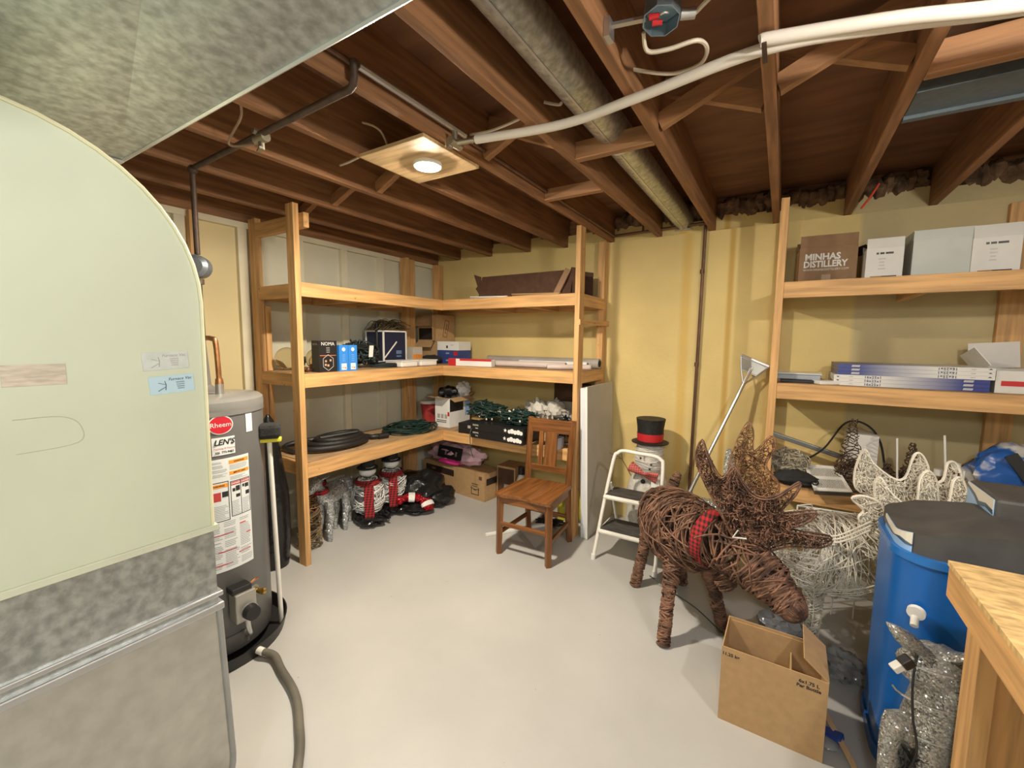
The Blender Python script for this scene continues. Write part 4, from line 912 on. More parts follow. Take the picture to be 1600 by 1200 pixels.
# ------------------------------------------------------------------ left shelf, lowest level
def build_left_low():
    z = 0.6855; rnd = random.Random(4)
    t = thing('vacuum_hose', (-2.92, 2.0, z), 'coiled black vacuum hose on the lowest shelf', 'hose')
    P = []
    for i in range(92):
        a = i * 2 * math.pi / 30; f = 1.08 - 0.17 * (i / 30)
        P.append((-2.915 + 0.185 * f * math.sin(a), 2.04 + 0.27 * f * math.cos(a) + 0.025 * i / 30, z + 0.022 + 0.018 * (i / 30) + 0.008 * math.sin(a)))
    b = MB(); b.tube(P, 0.021, 10); b.build('coil', mat('hose_black', (0.018, 0.016, 0.016), var=0.15, rough=0.45, bump=0.3, bscale=200), t, smooth=True)
    MB().tube(spline([P[0], (-2.90, 2.34, z + 0.03), (-2.83, 2.36, z + 0.026), (-2.80, 2.42, z + 0.024)], 5), 0.0185, 10).build('end', M_black, t, smooth=True)
    MB().cyl((-2.80, 2.40, z + 0.025), (-2.775, 2.48, z + 0.025), 0.024, n=14).build('cuff', M_black, t, smooth=True)
    MB().tube(spline([P[-1], (-3.05, 1.80, z + 0.05), (-3.0, 1.74, z + 0.025), (-2.9, 1.735, z + 0.022)], 5), 0.016, 8).build('end', M_black, t, smooth=True)
    t = thing('extension_cord', (-2.83, 2.78, z), 'dark green extension cord coiled at the lowest shelf corner', 'cord')
    b = MB(); loops(b, (-2.85, 2.80, z), 0.14, 0.19, 14, 0.0055, rnd, 0.42, 0.003, zj=0.014); tangle(b, (-2.84, 2.86, z + 0.05), (0.12, 0.18, 0.04), 22, 0.0055, rnd, 5, 5, z); b.build('coil', M_cord, t, smooth=True)
    MB().tube(spline([(-2.88, 2.62, z + 0.01), (-2.86, 2.55, z + 0.006), (-2.90, 2.50, z + 0.012)], 5), 0.005, 6).build('lead', M_cord, t, smooth=True)
    MB().beam((-2.905, 2.485, z + 0.011), (-2.925, 2.455, z + 0.011), 0.024, 0.02).build('plug', M_black, t, bevel=0.004)
    t = thing('storage_tub', (-3.02, 3.27, z), 'red storage tub with white lid on the lowest shelf', 'tub')
    MB().lathe((-3.02, 3.28, z), [(0.095, 0), (0.12, 0.19)], 24, sx=0.82, sy=1.0).build('tub', mat('tub_red', (0.42, 0.05, 0.05), var=0.3, scale=14, rough=0.3), t, smooth=True)
    MB().lathe((-3.02, 3.28, z + 0.188), [(0.126, 0), (0.13, 0.004), (0.13, 0.022), (0.122, 0.03), (0.02, 0.032)], 24, sx=0.82).build('lid', M_pwhite, t, smooth=True)
    t, T = carton('product_box', 'white product box with open brown flaps in the lowest shelf corner', 'box', (-2.71, 3.25, z), (0.18, 0.31, 0.28), 0, M_paper, flaps=())
    for p, q, wd, up in (((-0.09, 0, 0.28), (-0.2, 0, 0.255), 0.3, (0, 0, 1)), ((0.09, 0, 0.28), (0.15, 0, 0.25), 0.3, (0, 0, 1)), ((0, -0.155, 0.28), (0, -0.26, 0.30), 0.175, (0, 0, 1)), ((0, 0.155, 0.28), (0, 0.24, 0.31), 0.175, (0, 0, 1))):
        MB(T).beam(p, q, wd, 0.004, up).build('flap', M_card, t)
    for k in range(3): decal(T, t, -0.06 + 0.045 * k, -0.03 + 0.045 * k, 0.085, 0.125, 0.155, mat('print_grey', (0, 0, 0)), 'front', 'pictogram')
    for k in range(2): decal(T, t, -0.07, 0.05, 0.045 + 0.016 * k, 0.052 + 0.016 * k, 0.155, M_ink, 'front', 'print_line')
    decal(T, t, 0.065, 0.088, 0.11, 0.15, 0.155, M_red, 'front', 'red_mark'); decal(T, t, -0.15, 0.05, 0.15, 0.27, 0.09, M_black, 'right', 'dark_picture'); decal(T, t, 0.08, 0.15, 0.09, 0.26, 0.09, mat('print_paleblue', (0, 0, 0)), 'right', 'print_block')
    o = MB().ell((-2.74, 3.22, z + 0.325), 0.085, 0.12, 0.05, 20, 12, 0.5, 3, 2).build('black_pouch', M_bag, smooth=True)
    tag(o, 'crumpled black pouch stuffed in the white product box', 'bag')
    o = MB().ell((-2.66, 3.36, z + 0.34), 0.06, 0.08, 0.07, 20, 12, 0.6, 3, 5).build('white_bag', M_pwhite, smooth=True)
    tag(o, 'crumpled white bag sticking out of the product box', 'bag')
    m_b = mat('box_black', (0.012, 0.012, 0.013), var=0, rough=0.4)
    for k, lab in enumerate(('lower black string light box with white print', 'upper black string light box with white print')):
        zz = z + 0.001 + k * 0.066
        t, T = carton('light_box', lab, 'box', (-1.95, 3.06, zz), (0.53, 0.34, 0.064), -2 + 1.5 * k, m_b, hollow=False, group='black light boxes')
        text('NOMA', 0.02, M_paper, face_T(T, -0.21, -0.1708, 0.045), t); text('lllllllll', 0.014, M_paper, face_T(T, -0.2, -0.1708, 0.02), t, name='small_print')
        s = MB(T); 
        for j, (x, zq, r) in enumerate(((0.13, 0.03, 0.016), (0.155, 0.036, 0.02), (0.185, 0.03, 0.018), (0.215, 0.033, 0.02), (0.24, 0.028, 0.016))): s.tube([(x, -0.1704, zq), (x, -0.1712, zq)], r, 12)
        s.build('cloud_print', M_paper, t)
        st = MB(T); q = []
        for j in range(10): a = R(36 * j + 90); rr = 0.018 if j % 2 == 0 else 0.007; q.append((0.09 + rr * math.cos(a), 0.036 + rr * math.sin(a)))
        st.prism(q, 'y', -0.1712, -0.1704).build('star_print', M_paper, t)
    t, T = carton('light_box', 'small black box left of the string light boxes', 'box', (-2.33, 3.09, z + 0.001), (0.2, 0.2, 0.09), 4, m_b, hollow=False)
    decal(T, t, 0.0, 0.05, 0.05, 0.075, 0.1, mat('print_grey', (0, 0, 0)), 'front')
    for (c, rad, n, lab, hh) in (((-2.22, 3.12, z + 0.21), (0.2, 0.13, 0.10), 46, 'left heap of dark green light strings on the black boxes', z + 0.135), ((-1.85, 3.08, z + 0.19), (0.17, 0.14, 0.09), 46, 'right heap of green light strings with clear bulbs', z + 0.133)):
        t = thing('light_string_heap', (c[0], c[1], hh), lab, 'string lights', 'heaps of light strings')
        b = MB(); tangle(b, c, rad, n, 0.0055, rnd, 6, 5, hh); b.build('cord', M_cord, t, smooth=True)
        b = MB()
        for k in range(40):
            a = rnd.uniform(0, 6.28); u = rnd.random() ** .5; x, y, zz = c[0] + rad[0] * u * math.cos(a), c[1] + rad[1] * u * math.sin(a), hh + rnd.uniform(0.02, 0.13) * (1.1 - u * .6)
            b.ell((x, y, zz), 0.008, 0.008, 0.011, 8, 6)
        b.build('bulbs', mat('bulb_clear', (0.75, 0.72, 0.62), var=0.2, rough=0.15), t, smooth=True, kind='stuff')
    MB().tube(spline([(-2.19, 2.95, z + 0.1), (-2.20, 2.87, z + 0.06), (-2.195, 2.865, z - 0.08), (-2.18, 2.87, z - 0.15)], 6), 0.0035, 5).build('dangling_lead', M_cord, smooth=True)
    tag(bpy.data.objects['dangling_lead'], 'thin dark lead hanging over the lowest shelf edge', 'cord')
    t = thing('packing_bag', (-1.70, 3.30, z), 'heap of crumpled white packing bags behind the chair back', 'bag')
    for k in range(7): MB().ell((-1.88 + 0.055 * k, 3.32 + rnd.uniform(-.08, .08), z + 0.20 + rnd.uniform(-0.04, 0.05)), 0.075, 0.08, 0.075, 18, 10, 0.7, 3, k).build('bag_fold', mat('bag_translucent', (0.66, 0.63, 0.57), var=0.1, rough=0.3), t, smooth=True)
    MB().box(-2.0, -1.38, 3.22, 3.46, z + 0.0005, z + 0.13).build('box_below', M_card, t)
    t, T = carton('beige_carton', 'beige carton with dark top at the right end of the lowest shelf', 'box', (-1.55, 3.505, z), (0.30, 0.10, 0.42), 0, mat('card_beige', (0.52, 0.45, 0.33), var=0.06), hollow=False)
    MB(T).box(-0.152, 0.152, -0.06, 0.05, 0.30, 0.455).build('dark_lid', M_carddk, t)
    t = thing('light_string_heap', (-1.47, 3.12, z), 'small tangle of dark light strings beside the shelf post', 'string lights', 'heaps of light strings')
    b = MB(); tangle(b, (-1.46, 3.13, z + 0.14), (0.12, 0.09, 0.13), 26, 0.0055, rnd, 5, 5, z); b.build('cord', mat('cord_black', (0, 0, 0)), t, smooth=True)
    t, T = carton('small_box', 'pale blue white box showing through the chair back', 'box', (-1.45, 2.965, z), (0.09, 0.13, 0.085), 0, mat('box_paleblue', (0.55, 0.6, 0.72), var=0.04), hollow=False)
    decal(T, t, -0.02, 0.025, 0.015, 0.06, 0.065, M_paper, 'front', 'label')
build_left_low()

# ------------------------------------------------------------------ on the floor under the left shelf
M_silver = glitter('tinsel_silver', (0.75, 0.78, 0.80), 220)
M_clear = mat('clear_plastic', (0.72, 0.74, 0.76), var=0.1, rough=0.12, trans=0.75, spec=0.6)
M_plaid = plaid('plaid_red', (0.42, 0.015, 0.02), (0.02, 0.012, 0.012), 16)
def silver_deer(c, rz, s, label, group=None, scarf=True, headup=True, mtl=None):
    """small tinsel deer standing on four legs; local x is forward"""
    T = TR(c, rz) @ Matrix.Scale(s, 4); t = thing('tinsel_deer', c, label, 'deer figure', group); m = mtl or M_silver
    MB(T).tube(spline([(-0.19, 0, 0.40), (-0.12, 0, 0.42), (0.0, 0, 0.40), (0.10, 0, 0.42), (0.15, 0, 0.46)], 4), [0.05 + 0.035 * math.sin(math.pi * min(1, (i + 2) / 18)) for i in range(17)], 14).build('body', m, t, smooth=True)
    for x, y in ((-0.15, -0.05), (-0.15, 0.05), (0.11, -0.05), (0.11, 0.05)):
        MB(T).tube(spline([(x, y, 0.40), (x - 0.02, y * 1.1, 0.22), (x + 0.005, y * 1.1, 0.1), (x, y * 1.1, 0.0)], 4), [0.045 - 0.0022 * i for i in range(13)], 10).build('leg', m, t, smooth=True)
    top = 0.70 if headup else 0.58
    MB(T).tube(spline([(0.12, 0, 0.42), (0.18, 0, 0.52), (0.21, 0, top - 0.04)], 4), [0.07, 0.066, 0.062, 0.056, 0.05, 0.047, 0.045, 0.043, 0.042], 12).build('neck', m, t, smooth=True)
    h = MB(T).tube(spline([(0.17, 0, top), (0.22, 0, top), (0.30, 0, top - 0.03), (0.34, 0, top - 0.045)], 3), [0.03, 0.042, 0.048, 0.05, 0.046, 0.042, 0.036, 0.03, 0.026, 0.018], 12).build('head', m, t, smooth=True)
    for y in (-1, 1):
        MB(T).tube([(0.20, 0.03 * y, top + 0.03), (0.18, 0.08 * y, top + 0.06), (0.17, 0.11 * y, top + 0.07)], [0.012, 0.02, 0.003], 8, flat=0.5).build('ear', m, h, smooth=True)
    MB(T).ell((-0.21, 0, 0.45), 0.02, 0.02, 0.04, 10, 8).build('tail', m, t, smooth=True)
    if scarf:
        MB(T).lathe((0.165, 0, 0.50), [(0.072, -0.02), (0.08, 0.0), (0.074, 0.025)], 18, caps=False).build('scarf', M_plaid, t, smooth=True)
        MB(T).box(0.20, 0.212, -0.065, -0.015, 0.33, 0.50).build('scarf_end', M_plaid, t)
    return t, T
def build_left_floor():
    rnd = random.Random(8)
    t, T = silver_deer((-2.86, 1.98, 0), -68, 0.80, 'silver tinsel deer nearest the front post under the lowest shelf', headup=False)
    MB(T).box(0.02, 0.05, -0.115, -0.11, 0.36, 0.47).build('paper_tag', M_paper, t)
    silver_deer((-3.02, 2.12, 0), -95, 0.76, 'silver tinsel deer behind the one nearest the post', scarf=True, headup=False)
    # white lace snow figures with plaid scarves
    m_lace = mat('lace_white', (0.80, 0.80, 0.78), var=0.05, rough=0.5)
    for (x, y, r, lab) in ((-2.86, 2.33, 0.125, 'white lacy wire figure with plaid scarf in front, under the lowest shelf'), (-2.88, 2.605, 0.125, 'white lacy wire figure with plaid scarf leaning behind, by the black bag')):
        t = thing('lace_snowman', (x, y, 0), lab, 'snowman', 'lacy wire snowmen')
        b = MB(); ch = [(x, y, 0.08, r * 0.75), (x, y, 0.16, r), (x, y, 0.28, r * 0.95), (x, y, 0.37, r * 0.55)]
        wrap(b, ch, 60, 0.0028, rnd, (0.2, 0.9), (-0.5, 0.5), 14, 0.06); wrap(b, ch, 60, 0.0028, rnd, (0.02, 0.2), (-0.9, 0.9), 12, 0.06)
        b.build('lace_body', m_lace, t)
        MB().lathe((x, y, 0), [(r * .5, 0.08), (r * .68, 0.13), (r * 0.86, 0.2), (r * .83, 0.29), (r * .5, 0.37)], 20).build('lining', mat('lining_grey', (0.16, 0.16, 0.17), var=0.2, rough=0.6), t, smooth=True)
        MB().lathe((x, y, 0.335), [(r * 0.8, -0.02), (r * 0.86, 0.0), (r * 0.75, 0.03)], 20, caps=False).build('scarf', M_plaid, t, smooth=True)
        MB().beam((x + r * 0.75, y - r * 0.55, 0.33), (x + r * 0.99, y - r * 0.72, 0.08), 0.075, 0.012, (0.6, -0.6, 0.3)).build('scarf_end', M_plaid, t)
        MB().ell((x, y, 0.43), 0.07, 0.07, 0.055, 16, 10, 0.1).build('head', m_lace, t, smooth=True)
        MB().lathe((x, y, 0.45), [(0.085, 0.0), (0.085, 0.01), (0.055, 0.012), (0.06, 0.07)], 20).build('hat', M_blackm, t, smooth=True)
        b = MB(); tangle(b, (x + 0.08, y - 0.02, 0.05), (0.15, 0.14, 0.05), 18, 0.012, rnd, 4, 6, 0.0); b.build('black_base', M_bag, t, smooth=True)
        q = MB(); loops(q, (x + 0.07, y - 0.04, 0.20), 0.0, 0.0, 0, 0.004, rnd)
        MB().tube([(x + r * 1.02 * math.cos(a), y + r * 1.02 * math.sin(a), 0.20 + 0.10 * math.sin(a * 1.0 + 1)) for a in [R(-110 + 10 * i) for i in range(19)]], 0.0045, 6).build('white_hoop', M_pwhite, t, smooth=True)
    # black garbage bag and sequin stockings
    t = thing('garbage_bag', (-2.66, 2.86, 0), 'shiny black garbage bag on the floor beside the big carton', 'bag')
    MB().ell((-2.78, 2.86, 0.13), 0.24, 0.22, 0.17, 40, 24, 0.3, 2.2, 3, zmin=0.002).build('sack', M_bag, t, smooth=True)
    MB().ell((-2.64, 2.92, 0.09), 0.17, 0.15, 0.11, 30, 18, 0.3, 2.4, 9, zmin=0.002).build('fold', M_bag, t, smooth=True)
    MB().ell((-2.68, 2.66, 0.05), 0.15, 0.1, 0.05, 30, 18, 0.35, 2.5, 11, zmin=0.002).build('fold', M_bag, t, smooth=True)
    m_sq = glitter('sequin_red', (0.55, 0.012, 0.025), 120, 0.5)
    m_fur = mat('plush_white', (0.85, 0.84, 0.82), var=0.05, scale=60, rough=0.95, bump=0.6)
    for k, (P, lab) in enumerate((([(-2.74, 2.54, 0.12), (-2.69, 2.60, 0.145), (-2.63, 2.66, 0.14), (-2.58, 2.71, 0.12)], 'red sequin stocking with white band lying on the black bag'), ([(-2.57, 2.70, 0.11), (-2.53, 2.695, 0.085), (-2.51, 2.69, 0.045)], 'small red sequin stocking with white cuff touching the floor'))):
        t = thing('sequin_stocking', P[0], lab, 'stocking', 'sequin stockings')
        S = spline(P, 5); n = len(S)
        MB().tube(S, [0.052 + 0.010 * math.sin(i * 1.3) for i in range(n)], 14, flat=0.55).build('sequin_cloth', m_sq, t, smooth=True)
        i0 = int(n * (0.38 if k == 0 else 0.35)); MB().tube(S[i0:i0 + 4], 0.064, 14, flat=0.58).build('white_band', m_fur, t, smooth=True)
    # cartons
    rz = -7; T0 = TR((-2.28, 3.19, 0), rz)
    c = T0 @ Vector((-0.435, 0.125, 0))
    t, T = carton('large_carton', 'large brown carton on the floor below the pink bag', 'box', c, (0.87, 0.25, 0.262), rz, M_card, flaps=())
    MB(T).box(-0.434, 0.434, -0.124, 0.0, 0.262, 0.266).build('flap', M_card, t); MB(T).box(-0.434, 0.434, 0.002, 0.124, 0.262, 0.266).build('flap', M_card, t)
    decal(T, t, -0.40, 0.02, 0.16, 0.225, 0.125, mat('print_darkbrown', (0.03, 0.018, 0.012), var=0), 'front', 'dark_stripe')
    decal(T, t, -0.10, 0.06, 0.15, 0.215, 0.435, mat('print_darkbrown', (0, 0, 0)), 'right', 'dark_stripe')
    text('llllllll', 0.035, M_card, face_T(T, -0.28, -0.1262, 0.192), t, name='small_print')
    lg = MB(T)
    for x0, x1, z0, z1 in ((0.26, 0.36, 0.045, 0.052), (0.27, 0.35, 0.145, 0.152), (0.275, 0.345, 0.125, 0.131), (0.26, 0.267, 0.045, 0.12), (0.353, 0.36, 0.045, 0.12), (0.29, 0.33, 0.09, 0.10), (0.255, 0.29, 0.1, 0.106), (0.33, 0.365, 0.1, 0.106)): lg.box(x0, x1, -0.126, -0.1252, z0, z1)
    lg.build('printed_logo', M_ink, t); decal(T, t, 0.36, 0.40, 0.20, 0.235, 0.125, mat('print_brown', (0, 0, 0)), 'front', 'stamp')
    t = thing('pink_bag', (-2.72, 3.32, 0.267), 'clear bag of pink packages with black label on the large carton', 'bag')
    MB().ell((-2.74, 3.33, 0.375), 0.33, 0.11, 0.115, 30, 16, 0.35, 3, 2, zmin=0.2685).build('sack', mat('bag_pink', (0.72, 0.48, 0.58), var=0.3, scale=9, rough=0.25, ramp=(0.4, 0.6)), t, smooth=True)
    lb = MB(TR((-2.72, 3.21, 0.345), -4, -14)).box(-0.17, 0.15, -0.004, 0.004, 0, 0.12).build('black_label', M_black, t, bevel=0.003)
    for q_ in range(3): text('llllll', 0.034, mat('print_pink', (0.7, 0.45, 0.55), var=0), TR((-2.72, 3.21, 0.345), -4, -14) @ face_T(Matrix.Identity(4), -0.06 + 0.07 * q_, -0.0045, 0.055) @ Matrix.Rotation(R(90), 4, 'Z'), lb, name='small_print')
    MB().ell((-2.74, 3.235, 0.31), 0.15, 0.03, 0.035, 16, 8, 0.4, 3, 5, zmin=0.27).build('pink_fold', mat('pink_hot', (0.75, 0.05, 0.28), var=0.1, rough=0.4), t, smooth=True)
    t, T = carton('dark_carton', 'dark printed carton right of the large brown carton', 'box', (-2.14, 3.45, 0), (0.20, 0.22, 0.33), 0, M_card, hollow=False)
    decal(T, t, -0.09, 0.09, 0.02, 0.31, 0.11, M_carddk, 'front'); decal(T, t, -0.02, 0.07, 0.05, 0.16, 0.111, mat('print_grey', (0, 0, 0)), 'front', 'printed_picture')
    t = thing('plastic_jug', (-1.98, 3.36, 0), 'white jug with black cap behind the wooden chair', 'jug')
    MB().lathe((-1.98, 3.36, 0), [(0.05, 0.0), (0.055, 0.01), (0.055, 0.2), (0.03, 0.26), (0.022, 0.28)], 20).build('bottle', M_pwhite, t, smooth=True)
    MB().lathe((-1.98, 3.36, 0.28), [(0.03, 0), (0.03, 0.07)], 16).build('cap', M_black, t, smooth=True)
    t = thing('yellow_bottle', (-1.38, 3.34, 0), 'yellow bottle with red cap behind the shelf post', 'bottle')
    MB().lathe((-1.36, 3.36, 0), [(0.05, 0.0), (0.055, 0.01), (0.055, 0.2), (0.025, 0.25), (0.022, 0.27)], 20).build('bottle', mat('yellow_plastic', (0, 0, 0)), t, smooth=True)
    MB().lathe((-1.36, 3.36, 0.27), [(0.025, 0), (0.025, 0.04)], 16).build('cap', M_red, t, smooth=True)
    t = thing('yellow_bottle', (-1.50, 3.22, 0), 'short yellow bottle with black cap behind the chair legs', 'bottle')
    MB().lathe((-1.50, 3.25, 0), [(0.045, 0.0), (0.048, 0.01), (0.048, 0.15), (0.02, 0.19), (0.02, 0.21)], 20).build('bottle', mat('yellow_plastic', (0, 0, 0)), t, smooth=True)
    MB().lathe((-1.50, 3.25, 0.21), [(0.023, 0), (0.023, 0.03)], 16).build('cap', M_black, t, smooth=True)
    t = thing('white_bar', (-1.9, 2.75, 0), 'white metal bar with dark cords on the floor behind the chair', 'bar')
    MB().beam((-1.86, 2.62, 0.012), (-1.55, 3.06, 0.012), 0.03, 0.022).build('bar', M_pwhite, t, bevel=0.004)
    b = MB(); tangle(b, (-1.55, 3.10, 0.03), (0.14, 0.1, 0.03), 8, 0.006, rnd, 5, 5, 0.0); b.build('cords', M_black, t, smooth=True)
    # tall items wrapped in black plastic between heater and post
    t = thing('wrapped_bundle', (-2.84, 1.50, 0), 'tall bundle wrapped in shiny black plastic beside the heater', 'bundle')
    MB().lathe((-2.80, 1.50, 0), [(0.09, 0.0), (0.11, 0.2), (0.105, 0.5), (0.07, 0.75), (0.035, 0.98), (0.01, 1.02)], 18).build('wrap', M_bag, t, smooth=True)
    t = thing('netted_bundle', (-2.86, 1.76, 0), 'brown twig figure in clear wrap beside the front post', 'bundle')
    b = MB(); wrap(b, [(-2.84, 1.79, 0.0, 0.08), (-2.84, 1.79, 0.25, 0.07), (-2.84, 1.79, 0.45, 0.04)], 60, 0.003, rnd, (0.3, 1.2), (-0.5, 0.5)); b.build('twigs', mat('twig_gold', (0.22, 0.15, 0.07), var=0.4, rough=0.6), t)
build_left_floor()

# ------------------------------------------------------------------ wooden chair
def build_chair():
    o = (-1.445, 2.66, 0); T = TR(o, 2.5); t = thing('wooden_chair', o, 'brown oak chair with shaped seat and slatted back', 'chair')
    w1 = lambda ax: wood('oak', (0.19, 0.072, 0.019), ax, knots=False, var=0.35, rough=0.35)
    # seat with a shallow saddle
    n = 14; V = []; F = []
    def sx(v): return 0.215 - 0.022 * v
    for j in range(n + 1):
        v = j / n; y = -0.215 + 0.43 * v
        for i in range(n + 1):
            u = i / n; s = u * 2 - 1; x = s * sx(v)
            z = 0.452 - 0.016 * max(0, 1 - (abs(s) - 0.45) ** 2 * 14) * math.sin(math.pi * min(1, v * 0.9 + 0.1)) * (0.6 + 0.4 * math.cos(s * 3))
            V.append((x, y + (0.010 * math.cos(s * 4.5) if j == 0 else 0), z))
    m = len(V)
    V += [(p[0], p[1], 0.425) for p in V]
    for j in range(n):
        for i in range(n):
            a = j * (n + 1) + i; F.append((a, a + 1, a + n + 2, a + n + 1)); F.append((m + a, m + a + n + 1, m + a + n + 2, m + a + 1))
    for i in range(n):
        F.append((i, m + i, m + i + 1, i + 1)); a = n * (n + 1) + i; F.append((a, a + 1, m + a + 1, m + a))
        b = i * (n + 1); F.append((b, b + n + 1, m + b + n + 1, m + b)); b += n; F.append((b, m + b, m + b + n + 1, b + n + 1))
    MB(T).add(V, F).build('seat', w1(1), t, bevel=0.003)
    for s in (-1, 1):
        MB(T).tube([(s * 0.188, -0.185, 0.426), (s * 0.193, -0.195, 0.0)], [0.031, 0.025], 4).build('leg', w1(2), t, bevel=0.003)
        b = MB(T)
        P = spline([(s * 0.172, 0.235, 0.0), (s * 0.17, 0.205, 0.22), (s * 0.17, 0.198, 0.45), (s * 0.172, 0.215, 0.65), (s * 0.176, 0.255, 0.925)], 4)
        b.tube(P, 0.026, 4, flat=1.0); b.build('leg', w1(2), t, bevel=0.003)
        MB(T).beam((s * 0.19, -0.19, 0.155), (s * 0.172, 0.215, 0.155), 0.02, 0.028).build('side_stretcher', w1(1), t, bevel=0.003)
        MB(T).beam((s * 0.19, -0.18, 0.40), (s * 0.172, 0.20, 0.40), 0.02, 0.05).build('side_apron', w1(1), t)
    MB(T).beam((-0.19, -0.195, 0.225), (0.19, -0.195, 0.225), 0.02, 0.028).build('front_stretcher', w1(0), t, bevel=0.003)
    MB(T).beam((-0.17, 0.21, 0.20), (0.17, 0.21, 0.20), 0.02, 0.028).build('rear_stretcher', w1(0), t, bevel=0.003)
    MB(T).beam((-0.18, -0.19, 0.40), (0.18, -0.19, 0.40), 0.02, 0.05).build('front_apron', w1(0), t)
    MB(T).beam((-0.175, 0.242, 0.868), (0.175, 0.242, 0.868), 0.024, 0.105, (0, -0.12, 1)).build('top_rail', w1(0), t, bevel=0.005)
    MB(T).beam((-0.17, 0.212, 0.545), (0.17, 0.212, 0.545), 0.02, 0.045).build('lower_rail', w1(0), t, bevel=0.003)
    MB(T).beam((0.012, 0.212, 0.56), (0.012, 0.236, 0.825), 0.095, 0.012, (0, 1, 0)).build('splat', w1(2), t)
    MB(T).beam((-0.072, 0.212, 0.56), (-0.072, 0.236, 0.825), 0.035, 0.012, (0, 1, 0)).build('slat', w1(2), t)
build_chair()

# ------------------------------------------------------------------ panels, stool, snowman, mop
def build_middle():
    rnd = random.Random(12)
    a = math.atan2(0.034, 1.165)
    T = TR((-1.182, 3.285, 0), 0, 0, -math.degrees(a))
    o = MB(T).box(-0.05, -0.004, -0.285, 0.275, 0.004, 1.165).build('foam_board', mat('foam_board', (0.66, 0.68, 0.72), var=0.03, rough=0.6), bevel=0.002)
    tag(o, 'thick pale foam board leaning against the shelf post', 'board')
    t = thing('drywall_panel', (-1.19, 3.28, 0), 'grey drywall sheet with white edge leaning in front of the foam board', 'board')
    MB(T).box(-0.003, 0.009, -0.29, 0.275, 0.004, 1.175).build('sheet', mat('drywall_grey', (0.50, 0.48, 0.44), var=0.04, rough=0.7), t)
    MB(T).box(-0.0035, 0.0095, -0.293, -0.2905, 0.004, 1.175).build('edge_tape', M_pwhite, t)
    # step stool
    t = thing('step_stool', (-0.82, 2.92, 0), 'white folding step stool with two dark treads', 'step stool')
    P = [(-1.03, 2.75, 0.012), (-1.0, 2.85, 0.38), (-0.968, 2.935, 0.68), (-0.945, 2.947, 0.725), (-0.905, 2.953, 0.745), (-0.80, 2.953, 0.742), (-0.69, 2.953, 0.738), (-0.645, 2.947, 0.72), (-0.628, 2.935, 0.675), (-0.615, 2.85, 0.38), (-0.61, 2.75, 0.012)]
    MB().tube(spline(P, 6), 0.0125, 12).build('front_frame', M_white, t, smooth=True)
    for x, y in ((-1.03, 2.75), (-0.61, 2.75)): MB().cyl((x, y - 0.002, 0.0), (x, y, 0.035), 0.016, n=12).build('foot', M_pwhite, t, smooth=True)
    for s, xx in ((-1, -0.975), (1, -0.65)):
        MB().tube([(xx, 2.90, 0.52), (xx - 0.005 * s, 3.14, 0.012)], 0.010, 10).build('rear_leg', M_white, t, smooth=True)
        MB().cyl((xx - 0.005 * s, 3.14, 0.0), (xx - 0.005 * s, 3.14, 0.03), 0.013, n=10).build('foot', M_pwhite, t, smooth=True)
    MB().tube([(-0.97, 3.10, 0.1), (-0.655, 3.10, 0.1)], 0.008, 8).build('rear_bar', M_white, t, smooth=True)
    m_tr = mat('tread_dark', (0.055, 0.052, 0.05), var=0.35, scale=12, stretch=(1, 3, 1), rough=0.7)
    for z, x0, x1, y0, y1 in ((0.455, -0.995, -0.625, 2.80, 3.02), (0.215, -1.015, -0.625, 2.765, 3.02)):
        b = MB().box(x0, x1, y0, y1, z - 0.032, z).build('step', M_white, t, bevel=0.014)
        MB().box(x0 + 0.015, x1 - 0.015, y0 + 0.014, y1 - 0.014, z - 0.002, z + 0.002).build('tread', m_tr, b, bevel=0.001)
    # snowman with top hat
    x, y = -0.815, 3.32; t = thing('snowman_figure', (x, y, 0), 'white snowman figure with black top hat and red hat band behind the stool', 'snowman')
    m_s = mat('snow_fabric', (0.62, 0.60, 0.55), var=0.12, scale=30, rough=0.8, bump=0.5, bscale=80)
    MB().lathe((x, y, 0.0), [(0.12, 0.0), (0.155, 0.02), (0.165, 0.12), (0.155, 0.28), (0.16, 0.36), (0.14, 0.46), (0.09, 0.53)], 28).build('body', m_s, t, smooth=True)
    MB().lathe((x, y, 0.52), [(0.07, 0.0), (0.098, 0.03), (0.105, 0.1), (0.10, 0.18), (0.09, 0.23)], 26).build('head', m_s, t, smooth=True)
    b = MB(); wrap(b, [(x, y, 0.53, 0.09), (x, y, 0.58, 0.106), (x, y, 0.68, 0.105), (x, y, 0.74, 0.096)], 40, 0.002, rnd, (0.3, 1.0), (-0.4, 0.4)); b.build('wire_mesh', M_pwhite, t)
    h = MB().lathe((x, y, 0.748), [(0.136, 0.0), (0.138, 0.006), (0.095, 0.012), (0.092, 0.03), (0.098, 0.12), (0.108, 0.185), (0.02, 0.182)], 28).build('top_hat', mat('hat_black', (0.012, 0.012, 0.012), var=0.4, scale=60, rough=0.6, bump=0.6, bscale=120), t, smooth=True)
    MB().lathe((x, y, 0.765), [(0.0955, 0.0), (0.0985, 0.058)], 28, caps=False).build('hat_band', M_red, h, smooth=True)
    m_bow = plaid('plaid_pink', (0.62, 0.22, 0.18), (0.45, 0.05, 0.05), 20)
    for s in (-1, 1):
        MB().tube([(x + 0.0, y - 0.15, 0.535), (x + s * 0.05, y - 0.155, 0.545 - 0.015 * s), (x + s * 0.10, y - 0.15, 0.55 - 0.03 * s)], [0.012, 0.03, 0.042], 10, flat=1.0).build('bow_loop', m_bow, t, smooth=True)
    MB().box(x + 0.06, x + 0.12, y - 0.165, y - 0.16, 0.43, 0.50).build('paper_tag', M_paper, t)
